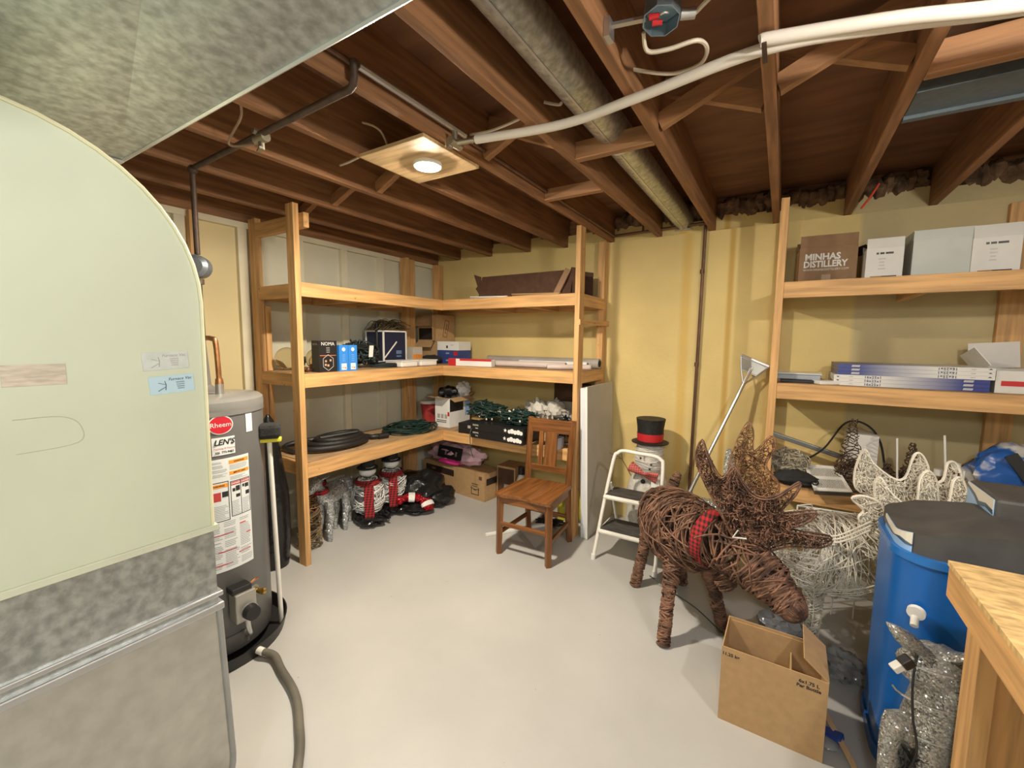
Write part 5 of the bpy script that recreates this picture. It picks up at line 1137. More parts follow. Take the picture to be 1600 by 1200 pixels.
    for z in (0.475, 0.335, 0.20): MB().ell((x - 0.005, y - 0.155 - (0.005 if z < 0.4 else -0.015), z), 0.017, 0.012, 0.017, 14, 8).build('button', M_black, t, smooth=True)
    for dx, z in ((-0.035, 0.68), (0.03, 0.675), (-0.04, 0.64), (0.04, 0.60), (0.03, 0.565)): MB().ell((x + dx, y - 0.102, z), 0.008, 0.006, 0.008, 10, 6).build('coal_dot', M_black, t, smooth=True)
    MB().tube([(x - 0.01, y - 0.10, 0.675), (x - 0.03, y - 0.15, 0.67)], [0.012, 0.003], 8).build('carrot_nose', mat('carrot', (0.8, 0.3, 0.04), var=0.1), t, smooth=True)
    b = MB(); b.tube(spline([(x - 0.12, y - 0.06, 0.48), (x - 0.20, y - 0.06, 0.60), (x - 0.30, y - 0.05, 0.63)], 4), 0.003, 5); b.tube([(x - 0.19, y - 0.06, 0.585), (x - 0.20, y - 0.06, 0.65)], 0.0025, 5); b.tube([(x - 0.2, y - .06, 0.60), (x - 0.28, y - .06, 0.60)], .0025, 5)
    b.build('twig_arm', mat('twig', (0, 0, 0)), t)
    # mop frame leaning in the gap
    t = thing('mop_handle', (-0.66, 3.1, 0), 'aluminium mop handle with metal clamp frame leaning on the yellow wall', 'mop')
    A, B = Vector((-0.655, 3.10, 0.012)), Vector((-0.212, 3.475, 1.235))
    MB().cyl(A, B, 0.0125, n=12).build('handle', M_alu, t, smooth=True)
    d = (B - A).normalized(); sd = Vector((0.80, 0.15, -0.35)).normalized()
    q = lambda s, u: B + d * u + sd * s
    f = MB()
    for a, b_ in ((q(0, -0.02), q(-0.055, 0.075)), (q(0, -0.02), q(0.055, 0.075)), (q(-0.095, 0.16), q(0.095, 0.16)), (q(-0.055, 0.075), q(-0.095, 0.16)), (q(0.055, 0.075), q(0.095, 0.16)), (q(-0.055, 0.075), q(0.055, 0.075))): f.tube([a, b_], 0.006, 6)
    f.build('clamp_frame', M_alu, t, smooth=True)
    nrm = d.cross(sd)
    V = [q(-0.05, 0.075), q(0.05, 0.075), q(0.088, 0.155), q(-0.088, 0.155)]; MB().add([v - nrm * 0.003 for v in V] + [v + nrm * 0.003 for v in V], [(0, 1, 2, 3), (7, 6, 5, 4), (0, 4, 5, 1), (1, 5, 6, 2), (2, 6, 7, 3), (3, 7, 4, 0)]).build('clamp_plate', mat('plate_grey', (0.45, 0.46, 0.42), var=0.1, rough=0.4, metal=0.6), t)
    MB().beam(q(0, -0.05), q(0, 0.12), 0.02, 0.02, nrm).build('lever', M_alu, t, bevel=0.004)
    MB().beam(q(-0.1, 0.168), q(0.1, 0.168), 0.02, 0.02, nrm).build('jaw', M_alu, t, bevel=0.004)
build_middle()

# ------------------------------------------------------------------ grapevine moose
def build_moose():
    rnd = random.Random(21)
    t = thing('vine_moose', (-0.42, 2.45, 0), 'brown grapevine moose figure with big antlers and plaid collar', 'moose figure')
    body = [(-0.595, 2.735, 0.48, 0.08), (-0.56, 2.67, 0.48, 0.142), (-0.485, 2.56, 0.475, 0.172), (-0.40, 2.44, 0.475, 0.175), (-0.32, 2.32, 0.52, 0.155), (-0.24, 2.26, 0.55, 0.12)]
    b = MB(); wrap(b, body, 190, 0.0036, rnd, (0.3, 1.0), (-0.45, 0.45), 14, 0.12); wrap(b, body, 190, 0.0036, rnd, (0.05, 0.45), (-0.9, 0.9), 12, 0.14); caps(b, body[1][:3], (-0.5, 0.86, 0), 0.138, 40, 0.0042, rnd)
    b.build('body', M_vine, t)
    MB().tube([Vector(p[:3]) for p in body], [p[3] * 0.72 for p in body], 14).build('gap_shade_core', mat('vine_gap_shade', (0.035, 0.016, 0.01), var=0.5, scale=30, rough=0.95), t, smooth=True)  # dark core added inside; its colour stands for shade between the vines
    neck = [(-0.24, 2.26, 0.55, 0.115), (-0.15, 2.21, 0.545, 0.108), (-0.06, 2.16, 0.51, 0.10), (0.0, 2.135, 0.475, 0.088)]
    b = MB(); wrap(b, neck, 80, 0.0042, rnd, (0.1, 0.6), (-0.9, 0.9), 12, 0.12); b.build('neck', M_vine, t)
    head = [(-0.05, 2.16, 0.51, 0.095), (0.01, 2.13, 0.475, 0.088), (0.06, 2.105, 0.435, 0.068), (0.10, 2.085, 0.405, 0.060), (0.122, 2.075, 0.385, 0.030)]
    b = MB(); wrap(b, head, 170, 0.0045, rnd, (0.3, 1.1), (-0.5, 0.5), 12, 0.1); caps(b, head[-2][:3], (0.75, -0.35, -0.55), 0.056, 60, 0.0042, rnd)
    b.build('head', M_vine, t)
    MB().tube([Vector(p[:3]) for p in head], [p[3] * 0.7 for p in head], 12).build('gap_shade_core', mat('vine_gap_shade', (0, 0, 0)), t, smooth=True)  # added core again, painting dark gaps into the head
    for top, knee, foot in (((-0.41, 2.30, 0.42), (-0.415, 2.19, 0.22), (-0.414, 2.122, 0.0)), ((-0.63, 2.66, 0.42), (-0.655, 2.62, 0.22), (-0.687, 2.575, 0.0)), ((-0.27, 2.36, 0.40), (-0.225, 2.39, 0.22), (-0.172, 2.41, 0.0)), ((-0.49, 2.68, 0.40), (-0.46, 2.72, 0.2), (-0.44, 2.76, 0.0))):
        ch = [(*top, 0.052), (*knee, 0.029), (foot[0], foot[1], 0.006, 0.030)]
        b = MB(); wrap(b, ch, 60, 0.004, rnd, (0.8, 2.5), (-0.5, 0.5), 18, 0.08, ends=False); b.tube([Vector(c[:3]) for c in ch], [0.034, 0.021, 0.020], 8); b.build('leg', M_vine, t)
    b = MB(); wrap(b, [(-0.55, 2.76, 0.56, 0.03), (-0.525, 2.78, 0.63, 0.03), (-0.50, 2.79, 0.70, 0.018)], 24, 0.004, rnd, (0.6, 1.5), (-0.5, 0.5), 12); b.build('tail', M_vine, t)
    # beard under the chin
    b = MB(); wrap(b, [(-0.17, 2.2, 0.40, 0.05), (-0.14, 2.19, 0.35, 0.035)], 24, 0.004, rnd, (0.4, 1.2), (-0.6, 0.6), 10); b.build('dewlap', M_vine, t)
    # collar
    p, r, ax = chain_at(neck, 0.02); u = ax.cross(Vector((0, 0, 1))).normalized(); v = ax.cross(u); c = MB(); V = []; F = []; n = 32
    for k in range(n):
        a = 2 * math.pi * k / n
        for off in (-0.03, 0.03): V.append(p + ax * off + (u * math.cos(a) + v * math.sin(a)) * 0.136)
    for k in range(n): j = (k + 1) % n; F.append((2 * k, 2 * j, 2 * j + 1, 2 * k + 1))
    o = MB().add(V, F).build('plaid_collar', M_plaid, t, smooth=True); so = o.modifiers.new('thick', 'SOLIDIFY'); so.thickness = 0.003
    for a in ((0.0, 0.03), (0.035, 0.0)): MB().tube([(-0.135, 2.10, 0.645), (-0.115 + a[0], 2.08, 0.66 + a[1])], 0.003, 5).build('cable_tie', M_pwhite, t)
    # palmate antlers: (x, z) outlines standing about upright, each in its own plane with real depth
    A = [(-0.10, 0.56), (-0.18, 0.69), (-0.275, 0.85), (-0.32, 0.96), (-0.30, 1.045), (-0.265, 0.97), (-0.205, 0.88), (-0.155, 0.945), (-0.115, 0.87), (-0.06, 0.82), (0.015, 0.83), (0.10, 0.91), (0.09, 0.86), (0.04, 0.765), (0.165, 0.80), (0.13, 0.745), (0.07, 0.70), (0.22, 0.705), (0.19, 0.66), (0.08, 0.635), (0.0, 0.585), (-0.04, 0.545)]
    b = MB(); lace(b, A, lambda x, z, o: Vector((x, 2.185 + o - 0.10 * (x + 0.05) ** 2 + 0.10 * (z - 0.7), z)), 1500, 0.0022, rnd, 0.034, 0.07); b.build('antler', M_vine, t)
    Bq = [(-0.15, 0.70), (-0.19, 0.86), (-0.17, 1.0), (-0.125, 1.115), (-0.095, 1.075), (-0.085, 0.98), (-0.02, 1.06), (0.005, 1.02), (-0.03, 0.92), (0.03, 0.84), (0.0, 0.74), (-0.06, 0.62)]
    b = MB(); lace(b, Bq, lambda x, z, o: Vector((x, 2.36 + o + 0.3 * (z - 0.85), z)), 600, 0.0020, rnd, 0.026, 0.06); b.build('antler', mat('vine_light', (0.24, 0.12, 0.06), var=0.5, scale=30, rough=0.7), t)
    for s in (0, 1):
        b = MB(); b.tube(spline([(-0.03, 2.15, 0.54), (-0.06, 2.17 + 0.05 * s, 0.62), (-0.08, 2.20 + 0.14 * s, 0.72)], 4), 0.014, 8); wrap(b, [(-0.03, 2.15, 0.52, 0.022), (-0.07, 2.18 + 0.1 * s, 0.68, 0.03)], 18, 0.004, rnd, (0.5, 1.5), (-0.5, 0.5)); b.build('antler_stem', M_vine, t)
    tag(MB().tube(spline([(-0.62, 2.66, 0.045), (-0.45, 2.60, 0.01), (-0.30, 2.44, 0.05), (-0.15, 2.35, 0.01), (0.02, 2.24, 0.006)], 6), 0.0032, 5).build('thin_cable', M_cord, smooth=True), 'thin dark cable strung between the moose legs', 'cord')
build_moose()

# ------------------------------------------------------------------ white wire moose and other wire pieces
def build_white_wire():
    rnd = random.Random(33)
    m_w = mat('wire_white', (0.80, 0.75, 0.64), var=0.12, scale=20, rough=0.45)
    t = thing('wire_moose', (0.35, 2.62, 0), 'white wire moose figure with lacy antlers behind the blue tank', 'moose figure')
    body = [(0.10, 2.56, 0.50, 0.11), (0.16, 2.58, 0.47, 0.19), (0.30, 2.62, 0.46, 0.20), (0.52, 2.68, 0.48, 0.19), (0.72, 2.74, 0.50, 0.13)]
    b = MB(); wrap(b, body, 150, 0.0026, rnd, (0.1, 0.5), (-0.9, 0.9), 14, 0.05); wrap(b, body, 100, 0.0026, rnd, (0.2, 0.8), (-0.4, 0.4), 14, 0.05); caps(b, body[1][:3], (-0.95, -0.25, 0.05), 0.185, 36, 0.0021, rnd)
    for k in range(9):
        p, r, ax = chain_at(body, 0.08 + k * 0.105); u = ax.cross(Vector((0, 0, 1))).normalized(); v = ax.cross(u)
        b.tube([p + (u * math.cos(2 * math.pi * j / 22) + v * math.sin(2 * math.pi * j / 22)) * r for j in range(22)], 0.0032, 5, closed=True)
    b.build('body', m_w, t)
    for x, y in ((0.20, 2.50), (0.22, 2.72), (0.60, 2.60), (0.62, 2.82)):
        ch = [(x, y, 0.40, 0.055), (x + 0.01, y, 0.2, 0.035), (x, y, 0.0, 0.035)]
        b = MB(); wrap(b, ch, 34, 0.002, rnd, (0.5, 1.5), (-0.6, 0.6), 14, 0.05, ends=False)
        for k in range(4): b.tube([Vector(c[:3]) + Vector((math.cos(k * 1.57) * c[3], math.sin(k * 1.57) * c[3], 0.002)) for c in ch], 0.003, 5)
        b.build('leg', m_w, t)
    F = [(0.435, 0.70), (0.41, 0.77), (0.40, 0.87), (0.42, 0.905), (0.455, 0.85), (0.515, 0.80), (0.545, 0.815), (0.553, 0.92), (0.58, 0.96), (0.605, 0.925), (0.615, 0.835), (0.645, 0.83), (0.66, 0.93), (0.685, 0.945), (0.705, 0.88), (0.72, 0.81), (0.60, 0.76)]
    b = MB(); lace(b, F, lambda x, z, o: Vector((x, 2.50 + o + 0.25 * (z - 0.8), z)), 760, 0.0019, rnd, 0.016, 0.05, 2.2); b.build('antler', m_w, t)
    G = [(0.36, 0.80), (0.335, 0.88), (0.355, 0.98), (0.375, 1.005), (0.405, 0.945), (0.48, 0.885), (0.52, 0.90), (0.545, 1.0), (0.57, 1.015), (0.595, 0.96), (0.60, 0.89), (0.645, 0.905), (0.66, 0.985), (0.69, 0.985), (0.71, 0.90), (0.70, 0.82), (0.53, 0.79)]
    b = MB(); lace(b, G, lambda x, z, o: Vector((x * 1.03, 2.66 + o + 0.25 * (z - 0.8), z * 0.985)), 700, 0.0019, rnd, 0.016, 0.05, 2.2); b.build('antler', m_w, t)
    H = [(0.315, 0.805), (0.36, 0.825), (0.42, 0.80), (0.44, 0.73), (0.43, 0.65), (0.375, 0.68), (0.345, 0.72), (0.36, 0.76)]
    b = MB(); lace(b, H, lambda x, z, o: Vector((x, 2.46 + o, z)), 160, 0.0019, rnd, 0.016, 0.05, 2.0); b.build('antler_lobe', m_w, t)
    b = MB(); wrap(b, [(0.42, 2.56, 0.56, 0.10), (0.48, 2.52, 0.68, 0.09), (0.55, 2.48, 0.74, 0.07)], 70, 0.002, rnd, (0.3, 1), (-0.5, 0.5)); b.build('head', m_w, t)
    b = MB()
    for k in range(3): b.tube(spline([(0.10 + .04 * k, 2.46, 0.62 + .02 * k), (0.25, 2.40, 0.60 + .015 * k), (0.38, 2.38, 0.70 + 0.02 * k)], 6), 0.004, 6)
    b.build('loose_wires', m_w, t)
    # clear plastic lumps round the wire figures
    for (c, r, lab) in (((0.085, 2.44, 0.07), (0.10, 0.09, 0.085), 'crumpled clear plastic wrap under the moose nose'), ((0.33, 2.36, 0.05), (0.08, 0.08, 0.055), 'clear plastic wrap on the floor beside the blue tank')):
        tag(MB().ell(c, *r, 30, 18, 0.6, 3, 2, zmin=0.002).build('plastic_wrap', mat('plastic_grey', (0.42, 0.43, 0.44), var=0.3, rough=0.15, trans=0.45, scale=12), smooth=True), lab, 'plastic wrap')
    # tinsel deer in clear bag between moose and wall
    t, T = silver_deer((-0.36, 3.06, 0), 15, 0.98, 'silver tinsel deer standing behind the vine moose', scarf=False, headup=False)
    o = MB().tube(spline([(-0.24, 2.93, 0.86), (-0.21, 2.86, 0.72), (-0.15, 2.78, 0.56), (-0.12, 2.74, 0.42)], 4), [0.012, 0.02, 0.03, 0.04, 0.048, 0.055, 0.06, 0.066, 0.07, 0.075, 0.078, 0.08, 0.08], 14, flat=0.4).build('tinsel_sheet', glitter('tinsel_clear', (0.50, 0.50, 0.46), 160, 0.4), smooth=True)
    tag(o, 'silvery glitter sheet hanging behind the moose antler', 'tinsel')
    # white wire rack below the right shelf
    t = thing('wire_rack', (0.28, 2.86, 0), 'white wire rack standing under the right shelf', 'rack')
    b = MB()
    for z in (0.60, 0.53, 0.30): b.tube([(0.13, 2.86, z), (0.52, 2.92, z - 0.01)], 0.005, 6)
    for k in range(5): b.tube([(0.13 + 0.0975 * k, 2.86 + 0.015 * k, 0.60), (0.13 + 0.0975 * k, 2.86 + 0.015 * k, 0.0)], 0.004, 6)
    b.tube(spline([(0.13, 2.86, 0.60), (0.19, 2.84, 0.625), (0.20, 2.86, 0.595), (0.24, 2.84, 0.61)], 5), 0.003, 5)
    b.build('grid', M_pwhite, t, smooth=True)
build_white_wire()

# ------------------------------------------------------------------ right shelf
def build_right_items():
    rnd = random.Random(44); z = 1.8695
    t, T = carton('distillery_carton', 'brown carton lettered for a distillery on the right top shelf', 'box', (0.195, 3.37, z), (0.285, 0.24, 0.225), 3, mat('card_brown', (0.27, 0.16, 0.085), var=0.06, scale=30, rough=0.85), flaps=(('back', 80, 0.075), ('front', 95, 0.07)))
    mw = mat('print_white', (0.72, 0.70, 0.66), var=0)
    text('MINHAS', 0.052, mw, face_T(T, -0.115, -0.1208, 0.165), t, bold=0.0018, align='LEFT', sx=0.93); text('DISTILLERY', 0.052, mw, face_T(T, -0.12, -0.1208, 0.122), t, bold=0.0018, align='LEFT', sx=0.83)
    text('WWW.MINHASDISTILLERY.COM', 0.018, mw, face_T(T, -0.12, -0.1208, 0.09), t, align='LEFT', sx=0.86, name='small_print')
    MB(T).box(-0.025, 0.02, -0.1212, -0.1202, 0.0, 0.06).build('tape', mat('tape_tan', (0.36, 0.25, 0.15), var=0.03, rough=0.6), t)
    MB(T).beam((0.1425, 0.0, 0.22), (0.21, 0.02, 0.19), 0.23, 0.004).build('flap', M_carddk, t)
    m_w = mat('carton_white', (0.70, 0.68, 0.64), var=0.04, rough=0.55)
    def wbox(x0, x1, y, h, d, lab, fl, rz=0):
        t, T = carton('white_carton', lab, 'box', ((x0 + x1) / 2, y + d / 2, z), (x1 - x0, d, h), rz, m_w, flaps=fl); wd = (x1 - x0)
        text('lll lllll lllllllll', 0.014, M_ink, face_T(T, 0.0, -d / 2 - 0.0008, h - 0.03), t, sx=wd / 0.13, bold=0.0006, name='small_print')
        for q in range(4): text('llllllllllllllllll'[:rnd.randint(9, 16)], 0.010, mat('print_grey', (0, 0, 0)), face_T(T, -0.01, -d / 2 - 0.0008, h - 0.06 - 0.018 * q), t, name='small_print')
        decal(T, t, -wd * 0.35, wd * 0.35, 0.012, 0.022, d / 2, M_ink, 'front', 'print_bar')
        decal(T, t, -wd * 0.35, -wd * 0.05, 0.012, 0.022, d / 2 + 0.0008, mat('print_brown2', (0.3, 0.15, 0.05), var=0), 'front', 'print_bar')
    wbox(0.372, 0.532, 3.16, 0.175, 0.16, 'smaller white carton with raised flap on the right top shelf', (('back', 88, 0.055), ('front', 100, 0.055)))
    wbox(0.80, 0.972, 3.16, 0.185, 0.20, 'white carton with tall raised flap at the photo right edge', (('back', 80, 0.07), ('front', 102, 0.065)), -2)
    t, T = carton('grey_carton', 'pale grey plain carton between the two white cartons', 'box', (0.685, 3.30, z), (0.235, 0.25, 0.25), 1, mat('carton_grey', (0.52, 0.54, 0.50), var=0.04, rough=0.5), hollow=False)
    MB(T).box(-0.119, 0.119, -0.1265, 0.1265, 0.20, 0.252).build('lid', mat('carton_grey', (0, 0, 0)), t)
    # furnace filters
    z = 1.2785
    mg = bpy.data.materials.new('filter_print'); mg.use_nodes = True; nt = mg.node_tree; b = nt.nodes['Principled BSDF']; b.inputs['Roughness'].default_value = 0.35
    tc = nd(nt, 'ShaderNodeTexCoord'); sp = nd(nt, 'ShaderNodeSeparateXYZ'); nt.links.new(tc.outputs['Object'], sp.inputs[0])
    mr = nd(nt, 'ShaderNodeMapRange'); mr.inputs[1].default_value = -0.22; mr.inputs[2].default_value = 0.12; nt.links.new(sp.outputs[0], mr.inputs[0])
    cr = nd(nt, 'ShaderNodeValToRGB'); cr.color_ramp.elements[0].color = (0.035, 0.05, 0.24, 1); cr.color_ramp.elements[1].color = (0.72, 0.71, 0.68, 1)
    nt.links.new(mr.outputs[0], cr.inputs[0]); nt.links.new(cr.outputs[0], b.inputs['Base Color'])
    for k in range(6):
        up = k >= 3; xc = 0.592 if up else 0.577; zz = z + 0.0008 + k * 0.0202
        rank = ('lowest', 'second', 'third', 'fourth', 'fifth', 'topmost')[k]
        lab = f'{rank} blue and white furnace filter box counted up from the right middle shelf'
        T = TR((xc, 3.27, zz), 0 if up else 180)
        t = thing('filter_box', (xc, 3.27, zz), lab, 'box', 'furnace filter boxes')
        me = MB().box(-0.313, 0.313, -0.20, 0.20, 0, 0.0195)
        o = me.build('sleeve', mg, t); o.location = (0, 0, 0); o.rotation_euler = (0, 0, 0 if up else math.pi)
        Tf = TR((xc, 3.27, zz))
        s = -1 if up else 1
        fl = Matrix.Rotation(math.pi, 4, 'Z') if up else Matrix.Identity(4)
        text('16x25x1', 0.019, mat('print_navy', (0.03, 0.04, 0.12), var=0), face_T(Tf, 0.14 if up else -0.14, -0.2008, 0.0097) @ fl, t, bold=0.0005, space=1.15)
        text('lllllllllll', 0.015, mw, face_T(Tf, -0.235 if up else 0.235, -0.2008, 0.0097), t, shear=0.3, bold=0.0004)
        ax = 0.295 if up else -0.295
        MB(Tf).prism([(ax - 0.008, 0.011), (ax + 0.008, 0.011), (ax, 0.017 if up else 0.004)], 'y', -0.2008, -0.2003).build('arrow', M_ink, t)
        text('lllllllll', 0.009, mat('print_grey', (0, 0, 0)), face_T(Tf, 0.235 if up else -0.235, -0.2008, 0.0097), t, name='small_print')
    t, T = carton('white_carton', 'white carton with red patch and torn flap at the right end of filters', 'box', (1.05, 3.26, z), (0.28, 0.36, 0.11), 0, m_w, flaps=())
    decal(T, t, -0.12, -0.03, 0.035, 0.06, 0.18, M_red, 'front', 'red_patch'); MB(T).beam((-0.14, 0.0, 0.11), (-0.20, 0.02, 0.20), 0.3, 0.004, (1, 0, 0.5)).build('flap', m_w, t); MB(T).beam((-0.05, 0.17, 0.11), (-0.06, 0.18, 0.25), 0.2, 0.004, (0, 1, 0)).build('flap', m_w, t)
    t = thing('tray_stack', (0.1, 3.2, z), 'stack of grey and black flat trays beside the filter boxes', 'tray')
    MB(TR((0.10, 3.20, z), 2)).box(-0.10, 0.13, -0.12, 0.13, 0, 0.018).build('black_tray', M_black, t, bevel=0.004)
    MB(TR((0.10, 3.22, z + 0.019), -3)).box(-0.11, 0.11, -0.12, 0.12, 0, 0.03).build('grey_tray', mat('tray_grey', (0.30, 0.33, 0.38), var=0.08, rough=0.3), t, bevel=0.005)
    MB(TR((0.10, 3.22, z + 0.05), -3)).box(-0.115, 0.115, -0.125, 0.12, 0, 0.008).build('lid_glass', mat('tray_light', (0.55, 0.6, 0.64), var=0.05, rough=0.1), t)
    MB(TR((0.22, 3.10, z), 25)).box(-0.05, 0.05, -0.06, 0.05, 0, 0.022).build('white_case', M_pwhite, t, bevel=0.005)
    # lowest right shelf
    z = 0.6695
    t = thing('string_mop_head', (0.07, 3.11, z), 'grey string mop head on the lowest right shelf', 'mop')
    b = MB(); m_st = mat('mop_string', (0.40, 0.35, 0.26), var=0.3, scale=30, rough=0.9)
    tangle(b, (0.075, 3.135, z + 0.115), (0.115, 0.09, 0.11), 75, 0.0036, rnd, 6, 5, z, 7)
    b.build('strings', m_st, t)
    MB().ell((0.075, 3.135, z + 0.09), 0.08, 0.06, 0.085, 16, 10).build('core', m_st, t, smooth=True)
    o = MB().beam((-0.02, 3.40, 0.90), (0.44, 3.40, 0.775), 0.03, 0.03).build('angle_bar', mat('bar_grey', (0.26, 0.27, 0.27), var=0.1, rough=0.4, metal=0.7), bevel=0.004); tag(o, 'grey metal bar slanting behind the mop head', 'bar')
    t = thing('black_pouch', (0.12, 3.03, z), 'black zipped pouch with ring lying before the mop head', 'bag')
    MB().ell((0.115, 3.02, z + 0.045), 0.115, 0.06, 0.045, 24, 14, 0.25, 3, 4, zmin=z).build('pouch', M_blackm, t, smooth=True)
    MB().tube([(0.21 + 0.015 * math.cos(R(i * 30)), 2.965, z + 0.05 + 0.015 * math.sin(R(i * 30))) for i in range(12)], 0.004, 6, closed=True).build('ring', M_black, t, smooth=True)
    # floor register grille leaning on the shelf edge
    t = thing('vent_grille', (0.27, 3.0, z + 0.01), 'white slotted vent grille tilted over the lowest right shelf edge', 'vent')
    A, B, C_, D = Vector((0.158, 3.14, 0.772)), Vector((0.318, 3.14, 0.785)), Vector((0.378, 2.94, 0.700)), Vector((0.205, 2.93, 0.680))
    n = (B - A).cross(D - A).normalized(); n = n if n.z > 0 else -n
    def gp(u, v, h=0): return A.lerp(B, u).lerp(D.lerp(C_, u), v) + n * h
    def bar(u0, v0, u1, v1, h0=0, h1=0.006):
        V = [gp(u0, v0, h0), gp(u1, v0, h0), gp(u1, v1, h0), gp(u0, v1, h0), gp(u0, v0, h1), gp(u1, v0, h1), gp(u1, v1, h1), gp(u0, v1, h1)]
        return V, [(0, 3, 2, 1), (4, 5, 6, 7), (0, 1, 5, 4), (1, 2, 6, 5), (2, 3, 7, 6), (3, 0, 4, 7)]
    f = MB()
    for q in ((0, 0, 1, 0.1), (0, 0.9, 1, 1), (0, 0, 0.1, 1), (0.9, 0, 1, 1), (0.1, 0.45, 0.9, 0.55)): f.add(*bar(*q))
    f.build('frame', M_white, t)
    for row in (0, 1):
        for k in range(20):
            u = 0.115 + k * 0.0395; MB().add(*bar(u, 0.1 + 0.45 * row, u + 0.018, 0.45 + 0.45 * row, 0.0, 0.004)).build('slat', M_white, t)
    MB().add(*bar(0.02, 0.02, 0.98, 0.98, -0.03, -0.004)).build('boot', mat('grille_dark', (0.10, 0.085, 0.06), var=0.1), t)
    # white box with wire trees
    t, T = carton('white_box', 'upright white box half hidden by a wire tree on the lowest right shelf', 'box', (0.44, 3.30, z), (0.145, 0.16, 0.31), 0, m_w, hollow=False)
    decal(T, t, -0.05, 0.045, 0.125, 0.13, 0.08, M_ink, 'front', 'print_line')
    m_tw = mat('tree_wire', (0.07, 0.04, 0.022), var=0.3, rough=0.5)
    for (x, y, h, r, lab) in ((0.375, 3.11, 0.44, 0.085, 'dark wire cone tree leaning at the white box'), (0.665, 3.24, 0.30, 0.06, 'small dark wire cone tree right of the white box'), (0.56, 3.20, 0.16, 0.07, 'low tangle of dark wire tree between the cone trees')):
        t = thing('wire_tree', (x, y, z), lab, 'wire tree', 'wire trees'); b = MB()
        for k in range(22):
            zz = z + h * k / 23; rr = r * (1 - k / 24) * rnd.uniform(0.8, 1.15)
            b.tube([(x + rnd.uniform(-.008, .008) + rr * math.cos(2 * math.pi * j / 14), y + rr * math.sin(2 * math.pi * j / 14), zz + 0.006 + 0.010 * math.sin(j * 1.3 + k)) for j in range(14)], 0.0026, 4, closed=True)
        tangle(b, (x, y, z + h * 0.3), (r, r, h * 0.28), 14, 0.0026, rnd, 5, 4, z)
        b.build('wire', m_tw, t)
    tag(MB().tube(spline([(0.12, 3.15, z + 0.10), (0.25, 3.2, z + 0.20), (0.36, 3.30, z + 0.36), (0.46, 3.30, z + 0.36), (0.53, 3.28, z + 0.26), (0.56, 3.22, z + 0.05)], 6), 0.006, 6).build('black_cable', M_black, smooth=True), 'black cable arching over the white box', 'cable')
    gl = glass('globe_clear', (0.93, 0.90, 0.84))
    for (x, y, r, lab) in ((0.775, 3.22, 0.065, 'clear glass globe low behind the white antlers'), (0.875, 3.34, 0.075, 'clear glass globe with pale wires at the right shelf end')):
        t = thing('glass_globe', (x, y, z), lab, 'glass globe', 'globes on the right shelf')
        MB().lathe((x, y, z), [(0.006, 0.0)] + [(r * math.sin(R(a)), r - r * math.cos(R(a))) for a in range(10, 180, 10)] + [(0.006, 2 * r), (0.006, 2 * r - 0.0025)] + [((r - 0.0025) * math.sin(R(a)), r - (r - 0.0025) * math.cos(R(a))) for a in range(170, 0, -10)] + [(0.006, 0.0025), (0.006, 0.0)], 28, caps=False).build('globe', gl, t, smooth=True)
        MB().cyl((x, y, z + 2 * r - 0.004), (x, y, z + 2 * r + 0.03), 0.02, n=12).build('cap', M_pwhite, t, smooth=True)
    t = thing('candle_stakes', (0.83, 3.18, z), 'thin white stakes standing behind the white antlers', 'stakes')
    for k, (x, lx, h) in enumerate(((0.80, -0.03, 0.36), (0.83, 0.0, 0.20), (0.85, 0.01, 0.18), (0.60, -0.02, 0.32))): MB().tube([(x, 3.14, z), (x + lx, 3.16, z + h)], 0.005, 6).build('stake', M_pwhite, t, smooth=True)
    t = thing('supply_bag', (1.07, 3.25, z), 'blue and white bag with black strap at the right edge of the lowest shelf', 'bag')
    m_bb = mat('bag_bluewhite', (0.70, 0.68, 0.64), col2=(0.03, 0.12, 0.42), var=0.05, scale=5, rough=0.3, ramp=(0.5, 0.56))
    MB().ell((1.09, 3.26, z + 0.16), 0.19, 0.15, 0.17, 28, 16, 0.3, 2.5, 6, zmin=z).build('sack', m_bb, t, smooth=True)
    MB().beam((1.0, 3.10, z + 0.30), (1.08, 3.08, z + 0.17), 0.05, 0.012, (0, -1, 0.3)).build('strap', M_black, t)
build_right_items()

